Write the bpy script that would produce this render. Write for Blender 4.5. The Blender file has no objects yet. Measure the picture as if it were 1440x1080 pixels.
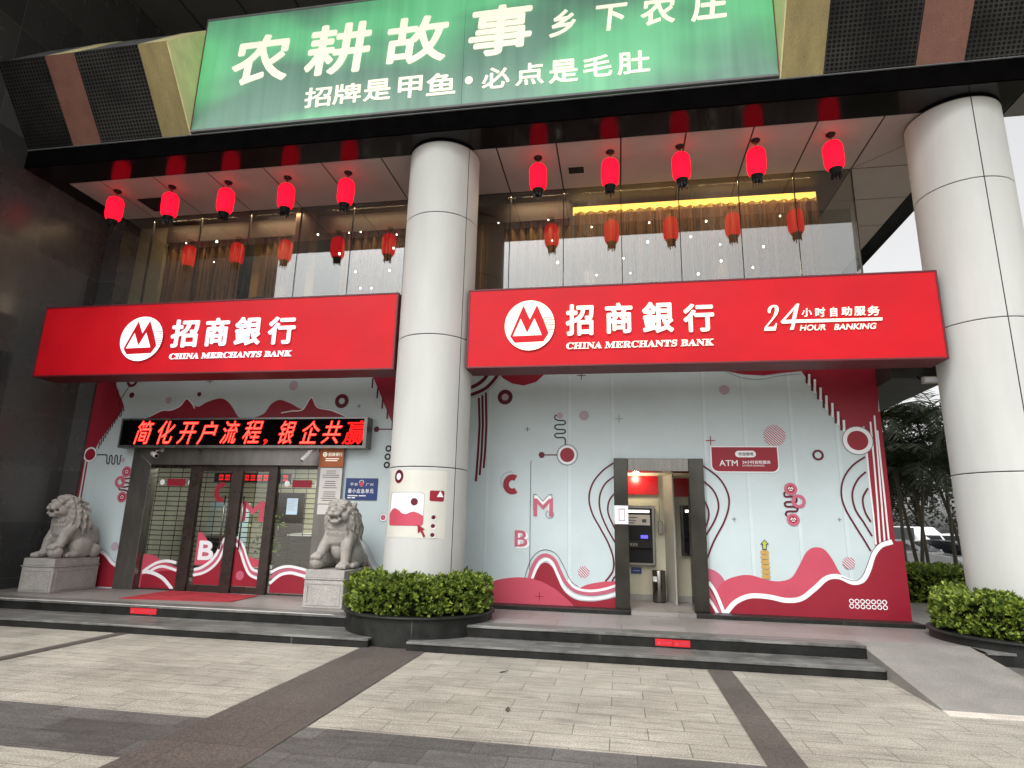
import bpy, bmesh, math, random
from mathutils import Vector, Matrix, noise
random.seed(7)
R = math.radians
scene = bpy.context.scene
COL = scene.collection

# ---------------------------------------------------------------- camera, world, sun, exposure
cam_d = bpy.data.cameras.new('camera')
cam = bpy.data.objects.new('camera', cam_d); COL.objects.link(cam)
cam_d.sensor_width = 36.0
cam_d.lens = 36.0 * 858.573 / 1440.0
cam_d.clip_start = 0.05
cam_d.clip_end = 3000.0
_r, _u, _f = Vector((0.98539143, 0.16870331, 0.0233007)), Vector((0.01598118, -0.22781218, 0.97357394)), Vector((-0.16955333, 0.95897904, 0.22718025))
cam.matrix_world = Matrix(((_r.x, _u.x, -_f.x, 0.0), (_r.y, _u.y, -_f.y, 0.0), (_r.z, _u.z, -_f.z, 1.6), (0, 0, 0, 1)))
scene.camera = cam

SUN_EL, SUN_AZ = 50.0, 200.0          # sun stands behind the camera, a little to its left
world = bpy.data.worlds.new('World'); scene.world = world
world.use_nodes = True
nt = world.node_tree
bg = nt.nodes['Background']
sky = nt.nodes.new('ShaderNodeTexSky'); sky.sky_type = 'NISHITA'; sky.sun_disc = False
sky.sun_elevation = R(SUN_EL); sky.sun_rotation = R(SUN_AZ)
sky.air_density = 1.0; sky.dust_density = 4.0; sky.ozone_density = 1.0
hsv = nt.nodes.new('ShaderNodeHueSaturation'); hsv.inputs['Saturation'].default_value = 0.03
nt.links.new(sky.outputs['Color'], hsv.inputs['Color'])
# overcast: the cloud deck is about three times brighter overhead than at the horizon
tcw = nt.nodes.new('ShaderNodeTexCoord'); spw = nt.nodes.new('ShaderNodeSeparateXYZ'); mrw = nt.nodes.new('ShaderNodeMapRange'); mxw = nt.nodes.new('ShaderNodeVectorMath')
nt.links.new(tcw.outputs['Generated'], spw.inputs[0]); nt.links.new(spw.outputs['Z'], mrw.inputs['Value'])
mrw.inputs['From Min'].default_value = 0.0; mrw.inputs['From Max'].default_value = 1.0; mrw.inputs['To Min'].default_value = 0.95; mrw.inputs['To Max'].default_value = 2.0
mxw.operation = 'SCALE'; nt.links.new(hsv.outputs['Color'], mxw.inputs[0]); nt.links.new(mrw.outputs['Result'], mxw.inputs['Scale'])
nt.links.new(mxw.outputs['Vector'], bg.inputs['Color'])
bg.inputs['Strength'].default_value = 0.15
sun_d = bpy.data.lights.new('sun', 'SUN'); sun_d.energy = 0.5; sun_d.angle = R(30); sun_d.color = (1.0, 0.95, 0.88)
sun = bpy.data.objects.new('sun', sun_d); COL.objects.link(sun)
sd = Vector((math.sin(R(SUN_AZ)) * math.cos(R(SUN_EL)), math.cos(R(SUN_AZ)) * math.cos(R(SUN_EL)), math.sin(R(SUN_EL))))
sun.rotation_euler = (-sd).to_track_quat('-Z', 'Y').to_euler()
sun.location = sd * 60
scene.view_settings.view_transform = 'Standard'
scene.view_settings.look = 'None'
scene.view_settings.gamma = 1.0
scene.view_settings.exposure = 0.35

# ---------------------------------------------------------------- materials
def lin(c):
    c /= 255.0
    return c / 12.92 if c <= 0.04045 else ((c + 0.055) / 1.055) ** 2.4
def C8(r, g, b): return (lin(r), lin(g), lin(b))

class NT:
    def __init__(s, name):
        s.m = bpy.data.materials.new(name); s.m.use_nodes = True
        s.t = s.m.node_tree; s.p = s.t.nodes['Principled BSDF']; s.out = s.t.nodes['Material Output']
    def n(s, typ, **kw):
        q = s.t.nodes.new(typ)
        for k, v in kw.items():
            if k.startswith('i_'): q.inputs[k[2:].replace('_', ' ')].default_value = v
            else: setattr(q, k, v)
        return q
    def l(s, a, b): s.t.links.new(a, b)
    def coord(s, kind='Object', scale=(1, 1, 1)):
        tc = s.n('ShaderNodeTexCoord'); mp = s.n('ShaderNodeMapping')
        mp.inputs['Scale'].default_value = scale
        s.l(tc.outputs[kind], mp.inputs['Vector']); return mp.outputs['Vector']
    def ramp(s, fac, stops):
        r = s.n('ShaderNodeValToRGB'); e = r.color_ramp.elements
        while len(e) < len(stops): e.new(0.5)
        for q, (pos, c) in zip(e, stops): q.position = pos; q.color = (*c, 1) if len(c) == 3 else c
        s.l(fac, r.inputs['Fac']); return r.outputs['Color']
    def mix(s, fac, a, b, mode='MIX'):
        q = s.n('ShaderNodeMix'); q.data_type = 'RGBA'; q.blend_type = mode
        for sock, v in ((q.inputs[0], fac), (q.inputs[6], a), (q.inputs[7], b)):
            if isinstance(v, (int, float)): sock.default_value = v
            elif isinstance(v, tuple): sock.default_value = (*v, 1) if len(v) == 3 else v
            else: s.l(v, sock)
        return q.outputs[2]

def mat(name, col, rough=0.5, metal=0.0, var=0.12, vscale=3.0, grain=0.0, gscale=120.0, bump=0.0, bscale=40.0, emit=0.0, ecol=None,
        stretch=(1, 1, 1), spec=0.5, coat=0.0, rvar=0.1):
    """principled material with large soft variation, fine grain and bump"""
    s = NT(name)
    v = s.coord('Object', stretch)
    nz = s.n('ShaderNodeTexNoise', i_Scale=vscale, i_Detail=6.0, i_Roughness=0.6)
    s.l(v, nz.inputs['Vector'])
    lo = tuple(c * (1 - var) for c in col); hi = tuple(min(1.0, c * (1 + var)) for c in col)
    c = s.ramp(nz.outputs['Fac'], [(0.3, lo), (0.7, hi)])
    if grain > 0:
        g = s.n('ShaderNodeTexNoise', i_Scale=gscale, i_Detail=3.0)
        s.l(v, g.inputs['Vector'])
        gc = s.ramp(g.outputs['Fac'], [(0.35, (1 - grain,) * 3), (0.65, (1 + grain,) * 3)])
        c = s.mix(1.0, c, gc, 'MULTIPLY')
    s.l(c, s.p.inputs['Base Color'])
    s.p.inputs['Metallic'].default_value = metal
    s.p.inputs['Specular IOR Level'].default_value = spec
    s.p.inputs['Coat Weight'].default_value = coat
    rr = s.n('ShaderNodeMapRange'); rr.inputs['To Min'].default_value = max(0.02, rough - rvar); rr.inputs['To Max'].default_value = min(1, rough + rvar)
    s.l(nz.outputs['Fac'], rr.inputs['Value']); s.l(rr.outputs['Result'], s.p.inputs['Roughness'])
    if bump > 0:
        b = s.n('ShaderNodeTexNoise', i_Scale=bscale, i_Detail=5.0); s.l(v, b.inputs['Vector'])
        bp = s.n('ShaderNodeBump', i_Strength=bump, i_Distance=0.02); s.l(b.outputs['Fac'], bp.inputs['Height'])
        s.l(bp.outputs['Normal'], s.p.inputs['Normal'])
    if emit > 0:
        s.p.inputs['Emission Color'].default_value = (*(ecol or col), 1); s.p.inputs['Emission Strength'].default_value = emit
    return s.m

def paver_mat(name, c1, c2, mortar, w, h, ox=0.0, oy=0.0, rough=0.6, plane='XY', msize=0.004, grain=0.18, offset=0.5, gscale=160, spec=0.4, stain=0.25, bump=0.15, vein=0.0, spots=0.0):
    s = NT(name)
    tc = s.n('ShaderNodeTexCoord'); sp = s.n('ShaderNodeSeparateXYZ'); cb = s.n('ShaderNodeCombineXYZ')
    s.l(tc.outputs['Object'], sp.inputs[0])
    s.l(sp.outputs['XYZ'.index(plane[0])], cb.inputs[0]); s.l(sp.outputs['XYZ'.index(plane[1])], cb.inputs[1])
    mp = s.n('ShaderNodeMapping'); mp.inputs['Location'].default_value = (ox, oy, 0); s.l(cb.outputs[0], mp.inputs['Vector'])
    br = s.n('ShaderNodeTexBrick'); br.offset = offset
    br.inputs['Color1'].default_value = (*c1, 1); br.inputs['Color2'].default_value = (*c2, 1); br.inputs['Mortar'].default_value = (*mortar, 1)
    br.inputs['Scale'].default_value = 1.0; br.inputs['Mortar Size'].default_value = msize; br.inputs['Brick Width'].default_value = w; br.inputs['Row Height'].default_value = h
    br.inputs['Mortar Smooth'].default_value = 0.2
    s.l(mp.outputs[0], br.inputs['Vector'])
    g = s.n('ShaderNodeTexNoise', i_Scale=gscale, i_Detail=4.0); s.l(tc.outputs['Object'], g.inputs['Vector'])
    gc = s.ramp(g.outputs['Fac'], [(0.35, (1 - grain,) * 3), (0.65, (1 + grain,) * 3)])
    c = s.mix(1.0, br.outputs['Color'], gc, 'MULTIPLY')
    st = s.n('ShaderNodeTexNoise', i_Scale=0.9, i_Detail=8.0, i_Roughness=0.65); s.l(tc.outputs['Object'], st.inputs['Vector'])
    sc = s.ramp(st.outputs['Fac'], [(0.3, (1 - stain,) * 3), (0.62, (1.06,) * 3)])
    c = s.mix(1.0, c, sc, 'MULTIPLY')
    if spots > 0:   # trodden gum and drips
        vo = s.n('ShaderNodeTexVoronoi', i_Scale=1.9); s.l(tc.outputs['Object'], vo.inputs['Vector'])
        rs = s.n('ShaderNodeSeparateColor'); s.l(vo.outputs['Color'], rs.inputs[0])
        sz = s.n('ShaderNodeMath', operation='MULTIPLY'); sz.inputs[1].default_value = 0.055; s.l(rs.outputs[0], sz.inputs[0])
        lt = s.n('ShaderNodeMath', operation='LESS_THAN'); s.l(vo.outputs['Distance'], lt.inputs[0]); s.l(sz.outputs[0], lt.inputs[1])
        am = s.n('ShaderNodeMath', operation='MULTIPLY'); am.inputs[1].default_value = spots; s.l(lt.outputs[0], am.inputs[0])
        c = s.mix(am.outputs[0], c, (0.09, 0.083, 0.073))
        wn = s.n('ShaderNodeTexNoise', i_Scale=0.35, i_Detail=6.0, i_Roughness=0.6); s.l(tc.outputs['Object'], wn.inputs['Vector'])
        c = s.mix(1.0, c, s.ramp(wn.outputs['Fac'], [(0.35, (0.84, 0.83, 0.81)), (0.55, (1.02,) * 3)]), 'MULTIPLY')
    if vein > 0:   # saw marks and veins running along x
        mv = s.n('ShaderNodeMapping'); mv.inputs['Scale'].default_value = (2.2, 13.0, 1.0); s.l(tc.outputs['Object'], mv.inputs['Vector'])
        vn = s.n('ShaderNodeTexNoise', i_Scale=1.0, i_Detail=7.0, i_Roughness=0.7, i_Distortion=0.6); s.l(mv.outputs[0], vn.inputs['Vector'])
        c = s.mix(1.0, c, s.ramp(vn.outputs['Fac'], [(0.32, (1 - vein,) * 3), (0.5, (1.0,) * 3), (0.7, (1 + vein * .7,) * 3)]), 'MULTIPLY')
    s.l(c, s.p.inputs['Base Color'])
    rr = s.n('ShaderNodeMapRange'); rr.inputs['To Min'].default_value = max(0.03, rough - 0.18); rr.inputs['To Max'].default_value = min(1, rough + 0.15)
    s.l(st.outputs['Fac'], rr.inputs['Value']); s.l(rr.outputs['Result'], s.p.inputs['Roughness'])
    s.p.inputs['Specular IOR Level'].default_value = spec
    bp = s.n('ShaderNodeBump', i_Strength=bump, i_Distance=0.004)
    mr = s.n('ShaderNodeMath', operation='MULTIPLY_ADD'); mr.inputs[1].default_value = -1.5; s.l(br.outputs['Fac'], mr.inputs[0]); s.l(g.outputs['Fac'], mr.inputs[2])
    s.l(mr.outputs[0], bp.inputs['Height']); s.l(bp.outputs['Normal'], s.p.inputs['Normal'])
    return s.m

def streaked(name, base, mark, scale, cut):
    """dark stone with pale lime runs and scuffs"""
    s = NT(name); tc = s.n('ShaderNodeTexCoord'); mp = s.n('ShaderNodeMapping'); mp.inputs['Scale'].default_value = scale; s.l(tc.outputs['Object'], mp.inputs['Vector'])
    n1 = s.n('ShaderNodeTexNoise', i_Scale=1.0, i_Detail=3.0); s.l(mp.outputs[0], n1.inputs['Vector'])
    n2 = s.n('ShaderNodeTexNoise', i_Scale=4.0, i_Detail=8.0, i_Roughness=0.7); s.l(tc.outputs['Object'], n2.inputs['Vector'])
    n3 = s.n('ShaderNodeTexNoise', i_Scale=150.0, i_Detail=2.0); s.l(tc.outputs['Object'], n3.inputs['Vector'])
    c = s.ramp(n2.outputs['Fac'], [(0.3, tuple(q * 0.55 for q in base)), (0.7, tuple(q * 1.7 for q in base))])
    c = s.mix(1.0, c, s.ramp(n3.outputs['Fac'], [(0.3, (0.6,) * 3), (0.7, (1.5,) * 3)]), 'MULTIPLY')
    c = s.mix(s.ramp(n1.outputs['Fac'], [(cut, (0, 0, 0)), (cut + 0.08, (0.8, 0.8, 0.8))]), c, mark)
    s.l(c, s.p.inputs['Base Color']); s.p.inputs['Specular IOR Level'].default_value = 0.22
    s.l(s.ramp(n2.outputs['Fac'], [(0.3, (0.3,) * 3), (0.7, (0.6,) * 3)]), s.p.inputs['Roughness'])
    return s.m

M = {}
M['paver'] = paver_mat('pale_granite_pavers', (0.405, 0.38, 0.325), (0.348, 0.326, 0.277), (0.19, 0.175, 0.15), 0.6, 0.3, rough=0.6, ox=0.1, oy=0.03, vein=0.28, bump=0.45, spots=0.55, grain=0.34, gscale=75, msize=0.005)
M['dark_paver'] = paver_mat('dark_granite_pavers', (0.135, 0.131, 0.124), (0.082, 0.080, 0.076), (0.05, 0.048, 0.044), 0.6, 0.3, rough=0.55, ox=0.2, oy=0.03, vein=0.3, spots=0.3, grain=0.34, gscale=75, bump=0.4)
M['brown_band'] = paver_mat('brown_granite_band', (0.112, 0.095, 0.084), (0.098, 0.083, 0.074), (0.055, 0.047, 0.041), 0.9, 0.9, rough=0.6, msize=0.004, grain=0.4, gscale=75, stain=0.3, spots=0.25, bump=0.4)
M['platform'] = paver_mat('platform_granite', (0.29, 0.265, 0.25), (0.235, 0.215, 0.205), (0.12, 0.11, 0.1), 0.9, 0.6, rough=0.42, oy=0.1, stain=0.3)
M['step_edge'] = streaked('flamed_granite_edge', (0.105, 0.104, 0.098), (0.26, 0.255, 0.24), (0.9, 16, 16), 0.56)
M['step_riser'] = streaked('black_granite_riser', (0.011, 0.011, 0.010), (0.10, 0.10, 0.095), (9, 9, 0.6), 0.70)
M['ramp'] = mat('ramp_concrete', (0.235, 0.225, 0.205), 0.7, var=0.16, vscale=2.5, grain=0.28, gscale=110, bump=0.15, bscale=90)
M['ramp_lip'] = mat('ramp_lip_mortar', (0.55, 0.5, 0.44), 0.8, var=0.2, grain=0.2)
M['granite_wall'] = paver_mat('dark_granite_cladding', (0.085, 0.083, 0.081), (0.040, 0.040, 0.040), (0.12, 0.12, 0.12), 1.2, 1.02, ox=0.35, oy=0.56, rough=0.28, plane='YZ', msize=0.005, offset=0.0, grain=0.4, gscale=150, stain=0.08, spec=0.5, bump=0.03)
M['panel'] = mat('mural_vinyl', C8(190, 203, 205), 0.4, var=0.05, vscale=1.2, bump=0.12, bscale=5, spec=0.35)
M['m_seam'] = mat('mural_seam', C8(160, 172, 174), 0.5, var=0.05)
M['m_seam2'] = mat('mural_overlap', C8(196, 208, 210), 0.38, var=0.05)
M['m_red'] = mat('mural_deep_red', C8(142, 30, 46), 0.42, var=0.06, vscale=2, spec=0.35)
M['m_dark'] = mat('mural_wine_line', C8(92, 14, 34), 0.42, var=0.05, spec=0.35)
M['m_pink'] = mat('mural_pink', C8(190, 76, 94), 0.42, var=0.05, vscale=2, spec=0.35)
M['m_rose'] = mat('mural_rose', C8(186, 96, 116), 0.42, var=0.05, spec=0.35)
M['m_white'] = mat('mural_white', C8(232, 232, 234), 0.42, var=0.03, spec=0.35)
M['m_grey'] = mat('mural_grey_line', C8(120, 130, 134), 0.42, var=0.05, spec=0.35)
M['m_mauve'] = mat('mural_mauve', C8(176, 158, 168), 0.42, var=0.05, spec=0.35)
M['m_black'] = mat('mural_black', C8(38, 20, 26), 0.42, var=0.05, spec=0.35)
M['m_gold'] = mat('mural_gold', C8(186, 150, 78), 0.42, var=0.05)
M['m_lime'] = mat('mural_lime', C8(172, 182, 74), 0.42, var=0.05)
M['col'] = mat('column_aluminium_cladding', (0.53, 0.535, 0.51), 0.52, var=0.07, vscale=2.2, stretch=(1, 1, 0.22), spec=0.25, bump=0.02, bscale=1.5)
M['joint'] = mat('black_joint', (0.012, 0.012, 0.012), 0.6)
M['sign_red'] = mat('red_flex_face', C8(196, 10, 27), 0.45, var=0.10, vscale=1.1, bump=0.3, bscale=1.6, spec=0.22, emit=0.005, ecol=C8(226, 18, 36))
M['sign_dark'] = mat('dark_red_frame', C8(92, 10, 22), 0.45)
M['sign_white'] = mat('sign_letter_white', C8(244, 246, 250), 0.4, var=0.02, emit=0.35, ecol=(0.85, 0.92, 1.0))
M['sign_cream'] = mat('sign_letter_cream', C8(250, 246, 226), 0.4, var=0.02, emit=0.3, ecol=(1.0, 0.95, 0.8))
M['sign_edge'] = mat('letter_edge', C8(120, 20, 30), 0.5)  # dark red sides of the emblem disc
M['black_gloss'] = mat('black_gloss_fascia', (0.006, 0.005, 0.006), 0.14, var=0.3, rvar=0.05, spec=0.27)
M['black_front'] = mat('black_fascia_front', (0.003, 0.0027, 0.003), 0.6, var=0.3, spec=0.0)
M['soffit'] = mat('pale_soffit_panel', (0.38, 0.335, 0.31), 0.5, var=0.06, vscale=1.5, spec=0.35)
M['soffit_dark'] = mat('upper_soffit', (0.12, 0.115, 0.105), 0.5, var=0.1)
M['brown'] = mat('rust_brown_panel', (0.2, 0.088, 0.064), 0.65, var=0.15, vscale=3, grain=0.25, gscale=90)
M['gold'] = mat('weathered_gold_panel', (0.30, 0.245, 0.105), 0.6, var=0.3, vscale=1.6, grain=0.22, gscale=80, stretch=(2.2, 0.6, 0.6))
M['pale_lit_gold'] = mat('pale_lit_yellow', (0.85, 0.78, 0.42), 0.6, var=0.14, vscale=2.5, grain=0.12)  # pale yellow of the reveals; on the stripe tops it paints sunlight
M['coping'] = mat('grey_coping', (0.16, 0.165, 0.17), 0.5, var=0.15)
M['post_steel'] = mat('dark_reflection_steel', (0.072, 0.068, 0.06), 0.16, metal=1.0, var=0.35, vscale=1.6, stretch=(1, 1, 0.8), rvar=0.08)  # stainless posts; reflection of dark surroundings put into the base colour
M['steel'] = mat('brushed_stainless', (0.21, 0.20, 0.182), 0.2, metal=1.0, var=0.12, vscale=4, stretch=(6, 6, 0.4), rvar=0.08)
M['dark_steel'] = mat('dark_stainless_frame', (0.19, 0.178, 0.165), 0.3, metal=0.8, var=0.25, vscale=2.5, stretch=(2, 2, 0.5), rvar=0.1)
M['bronze'] = mat('dark_bronze_frame', (0.05, 0.036, 0.031), 0.28, metal=0.4, var=0.25)
M['stone'] = mat('carved_grey_stone', (0.33, 0.31, 0.28), 0.85, var=0.22, vscale=5, grain=0.16, gscale=140, bump=0.35, bscale=60)
M['pedestal'] = mat('grey_granite_block', (0.37, 0.35, 0.325), 0.8, var=0.14, vscale=4, grain=0.35, gscale=120, bump=0.2, bscale=90)
M['black_stone'] = streaked('black_planter_stone', (0.015, 0.0155, 0.014), (0.19, 0.19, 0.18), (15, 15, 0.35), 0.69)
M['soil'] = mat('soil', (0.03, 0.022, 0.015), 0.95)
M['carpet'] = mat('red_carpet', C8(168, 40, 52), 0.95, var=0.22, vscale=3, grain=0.35, gscale=200, bump=0.4, bscale=200)
M['sticker'] = mat('red_sticker', C8(206, 24, 34), 0.45)
M['blue'] = mat('blue_plaque', C8(26, 52, 112), 0.35)
M['brass'] = mat('copper_plaque', C8(158, 86, 46), 0.38, metal=0.35, var=0.1)
M['paper'] = mat('paper_notice', C8(206, 202, 198), 0.6, var=0.04)
M['paper_blue'] = mat('blue_white_paper', C8(190, 216, 232), 0.6, var=0.04)
M['ink'] = mat('printed_ink', C8(84, 80, 80), 0.6)
M['white_plastic'] = mat('white_plastic', (0.62, 0.61, 0.58), 0.4)
M['black_plastic'] = mat('black_plastic', (0.010, 0.010, 0.011), 0.35, spec=0.22)
M['beige_wall'] = mat('cream_interior_wall', (0.62, 0.58, 0.44), 0.6, var=0.06)
M['interior_grey'] = mat('interior_grey_board', (0.36, 0.35, 0.31), 0.5, var=0.08, grain=0.1)
M['interior_dark'] = mat('interior_brown_wall', (0.085, 0.05, 0.028), 0.6, var=0.2)
M['interior_gold'] = mat('interior_gold_wall', (0.42, 0.26, 0.09), 0.5, var=0.15)
M['interior_olive'] = mat('olive_plaster', (0.22, 0.19, 0.12), 0.7, var=0.08)
M['wood'] = mat('dark_wood', (0.05, 0.025, 0.014), 0.45, var=0.3, stretch=(1, 1, 6))
M['pelmet'] = mat('dark_pelmet', (0.012, 0.007, 0.005), 0.6)
M['red_header'] = mat('red_acrylic_header', C8(176, 12, 20), 0.3, var=0.1)
M['asphalt'] = mat('asphalt', (0.06, 0.06, 0.06), 0.85, grain=0.3)
M['concrete'] = mat('side_wall_render', (0.2, 0.2, 0.19), 0.7, var=0.12)
M['canopy_dark'] = mat('dark_canopy_sheet', (0.035, 0.037, 0.034), 0.5, var=0.2)
M['bark'] = mat('palm_bark', (0.07, 0.06, 0.045), 0.85, var=0.35, vscale=8, stretch=(1, 1, 3), bump=0.3)
M['tyre'] = mat('tyre_rubber', (0.015, 0.015, 0.015), 0.8)
M['rim'] = mat('alloy_rim', (0.45, 0.45, 0.46), 0.3, metal=1.0)
M['car_black'] = mat('black_car_paint', (0.006, 0.0065, 0.008), 0.25, var=0.05, coat=0.2, spec=0.3)
M['car_white'] = mat('white_car_paint', (0.72, 0.73, 0.74), 0.25, var=0.03, coat=1.0)
M['car_glass'] = mat('car_glass', (0.012, 0.015, 0.017), 0.05, var=0.05, spec=0.8)
M['headlight'] = mat('headlight_lens', (0.6, 0.62, 0.65), 0.1)
M['house'] = mat('white_painted_wall', (0.62, 0.63, 0.62), 0.7, var=0.08)

def leaf_mat(name, dark, light, rough=0.45, trans=0.25):
    s = NT(name)
    geo = s.n('ShaderNodeNewGeometry')
    c = s.ramp(geo.outputs['Random Per Island'], [(0.0, dark), (0.55, tuple((a + b) / 2 for a, b in zip(dark, light))), (1.0, light)])
    v = s.coord('Object'); nz = s.n('ShaderNodeTexNoise', i_Scale=11.0, i_Detail=2.0); s.l(v, nz.inputs['Vector'])      # old and young shoots
    c = s.mix(1.0, c, s.ramp(nz.outputs['Fac'], [(0.36, (0.42, 0.5, 0.5)), (0.6, (1.15, 1.1, 1.0))]), 'MULTIPLY')
    s.l(c, s.p.inputs['Base Color']); s.p.inputs['Roughness'].default_value = rough
    s.p.inputs['Specular IOR Level'].default_value = 0.4
    tr = s.n('ShaderNodeBsdfTranslucent'); s.l(c, tr.inputs['Color'])
    mx = s.n('ShaderNodeMixShader'); mx.inputs[0].default_value = trans
    s.l(s.p.outputs[0], mx.inputs[1]); s.l(tr.outputs[0], mx.inputs[2]); s.l(mx.outputs[0], s.out.inputs['Surface'])
    return s.m
M['leaf'] = leaf_mat('hedge_leaves', (0.05, 0.10, 0.013), (0.36, 0.45, 0.075))
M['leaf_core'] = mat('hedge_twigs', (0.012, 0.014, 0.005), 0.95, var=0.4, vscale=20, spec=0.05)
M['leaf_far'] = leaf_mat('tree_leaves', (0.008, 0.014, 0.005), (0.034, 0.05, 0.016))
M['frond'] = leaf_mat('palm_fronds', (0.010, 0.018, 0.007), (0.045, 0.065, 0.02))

def glass_mat(name, tint=(0.92, 0.95, 0.95), refl=0.22, ior=1.5, rough=0.0):
    """thin pane: see-through tinted body under a coated, mirroring surface"""
    s = NT(name)
    tr = s.n('ShaderNodeBsdfTransparent'); tr.inputs['Color'].default_value = (*tint, 1)
    gl = s.n('ShaderNodeBsdfGlossy'); gl.inputs['Roughness'].default_value = rough; gl.inputs['Color'].default_value = (0.95, 0.97, 0.97, 1)
    fr = s.n('ShaderNodeFresnel'); ge = s.n('ShaderNodeNewGeometry'); mr = s.n('ShaderNodeMapRange')     # same reflectance from both sides of the thin pane
    mr.inputs['To Min'].default_value = ior; mr.inputs['To Max'].default_value = 1.0 / ior; s.l(ge.outputs['Backfacing'], mr.inputs['Value']); s.l(mr.outputs['Result'], fr.inputs['IOR'])
    ad = s.n('ShaderNodeMath', operation='ADD'); ad.use_clamp = True; ad.inputs[1].default_value = refl; s.l(fr.outputs[0], ad.inputs[0])
    mx = s.n('ShaderNodeMixShader'); s.l(ad.outputs[0], mx.inputs[0]); s.l(tr.outputs[0], mx.inputs[1]); s.l(gl.outputs[0], mx.inputs[2])
    s.l(mx.outputs[0], s.out.inputs['Surface']); return s.m
M['glass'] = glass_mat('coated_window_glass', (0.92, 0.93, 0.92), 0.075)
M['door_glass'] = glass_mat('door_glass', (0.9, 0.93, 0.91), 0.02)

def emit_mat(name, col, strength):
    s = NT(name); s.p.inputs['Base Color'].default_value = (*col, 1)
    s.p.inputs['Emission Color'].default_value = (*col, 1); s.p.inputs['Emission Strength'].default_value = strength; s.p.inputs['Roughness'].default_value = 0.8; s.p.inputs['Specular IOR Level'].default_value = 0.1
    return s.m
M['lantern'] = emit_mat('glowing_red_lantern_cloth', (1.0, 0.005, 0.024), 1.25)
M['lamp_white'] = emit_mat('lit_lamp_white', (1.0, 0.9, 0.72), 9.0)
M['lamp_panel'] = emit_mat('lit_ceiling_panel', (1.0, 0.97, 0.86), 2.2)
M['cove'] = emit_mat('cove_light_yellow', (1.0, 0.62, 0.12), 1.5)
M['led_glow'] = emit_mat('led_red', (1.0, 0.012, 0.012), 1.1)
M['led_core'] = emit_mat('led_core', (1.0, 0.09, 0.06), 1.7)
M['screen_blue'] = emit_mat('screen_blue', (0.12, 0.1, 0.9), 1.2)

def curtain_mat():
    s = NT('thread_curtain')
    v = s.coord('Object', (26, 26, 0.25))
    nz = s.n('ShaderNodeTexNoise', i_Scale=1.0, i_Detail=6.0, i_Roughness=0.7); s.l(v, nz.inputs['Vector'])
    c = s.ramp(nz.outputs['Fac'], [(0.3, (0.06, 0.03, 0.013)), (0.55, (0.15, 0.08, 0.034)), (0.75, (0.27, 0.16, 0.075))])
    s.l(c, s.p.inputs['Base Color']); s.p.inputs['Roughness'].default_value = 0.8
    a = s.ramp(nz.outputs['Fac'], [(0.38, (0.45,) * 3), (0.5, (0.95,) * 3)])
    s.l(a, s.p.inputs['Alpha'])
    return s.m
M['curtain'] = curtain_mat()

def mesh_mat():
    """perforated black sheet: a fine woven grid of holes"""
    s = NT('black_perforated_sheet')
    tc = s.n('ShaderNodeTexCoord')
    sp = s.n('ShaderNodeSeparateXYZ'); s.l(tc.outputs['Object'], sp.inputs[0])
    def wave(sock, f):
        m1 = s.n('ShaderNodeMath', operation='MULTIPLY'); m1.inputs[1].default_value = f; s.l(sock, m1.inputs[0])
        m2 = s.n('ShaderNodeMath', operation='SINE'); s.l(m1.outputs[0], m2.inputs[0]); return m2.outputs[0]
    a, b = wave(sp.outputs[0], 95.0), wave(sp.outputs[2], 125.0)
    mu = s.n('ShaderNodeMath', operation='MAXIMUM'); s.l(a, mu.inputs[0]); s.l(b, mu.inputs[1])
    nz = s.n('ShaderNodeTexNoise', i_Scale=1.2, i_Detail=5.0); s.l(tc.outputs['Object'], nz.inputs['Vector'])
    c = s.ramp(mu.outputs[0], [(0.25, (0.005, 0.005, 0.005)), (0.85, (0.05, 0.049, 0.046))])
    d = s.ramp(nz.outputs['Fac'], [(0.35, (0.35,) * 3), (0.65, (1.1,) * 3)])
    c = s.mix(1.0, c, d, 'MULTIPLY')
    s.l(c, s.p.inputs['Base Color']); s.p.inputs['Roughness'].default_value = 0.55; s.p.inputs['Specular IOR Level'].default_value = 0.15
    bp = s.n('ShaderNodeBump', i_Strength=0.4, i_Distance=0.01); s.l(mu.outputs[0], bp.inputs['Height']); s.l(bp.outputs['Normal'], s.p.inputs['Normal'])
    return s.m
M['mesh'] = mesh_mat()

def green_mat():
    """printed green light-box sheet, lit from behind by tubes, some of them dead; streaked by rain"""
    s = NT('green_lightbox_sheet')
    tc = s.n('ShaderNodeTexCoord')
    mp = s.n('ShaderNodeMapping'); mp.inputs['Scale'].default_value = (0.42, 1, 0.75); s.l(tc.outputs['Object'], mp.inputs['Vector'])
    nz = s.n('ShaderNodeTexNoise', i_Scale=1.0, i_Detail=2.0); nz.inputs['Roughness'].default_value = 0.4; s.l(mp.outputs[0], nz.inputs['Vector'])
    mp2 = s.n('ShaderNodeMapping'); mp2.inputs['Scale'].default_value = (5, 1, 0.25); s.l(tc.outputs['Object'], mp2.inputs['Vector'])
    st = s.n('ShaderNodeTexNoise', i_Scale=1.0, i_Detail=6.0); s.l(mp2.outputs[0], st.inputs['Vector'])
    base = s.ramp(st.outputs['Fac'], [(0.3, (0.13, 0.27, 0.20)), (0.6, (0.19, 0.37, 0.28))])
    s.l(base, s.p.inputs['Base Color']); s.p.inputs['Roughness'].default_value = 0.35
    glow = s.ramp(nz.outputs['Fac'], [(0.42, (0.0, 0.03, 0.015)), (0.62, (0.07, 0.55, 0.17))])
    s.l(glow, s.p.inputs['Emission Color']); s.p.inputs['Emission Strength'].default_value = 0.5
    return s.m
M['green'] = green_mat()

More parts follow.
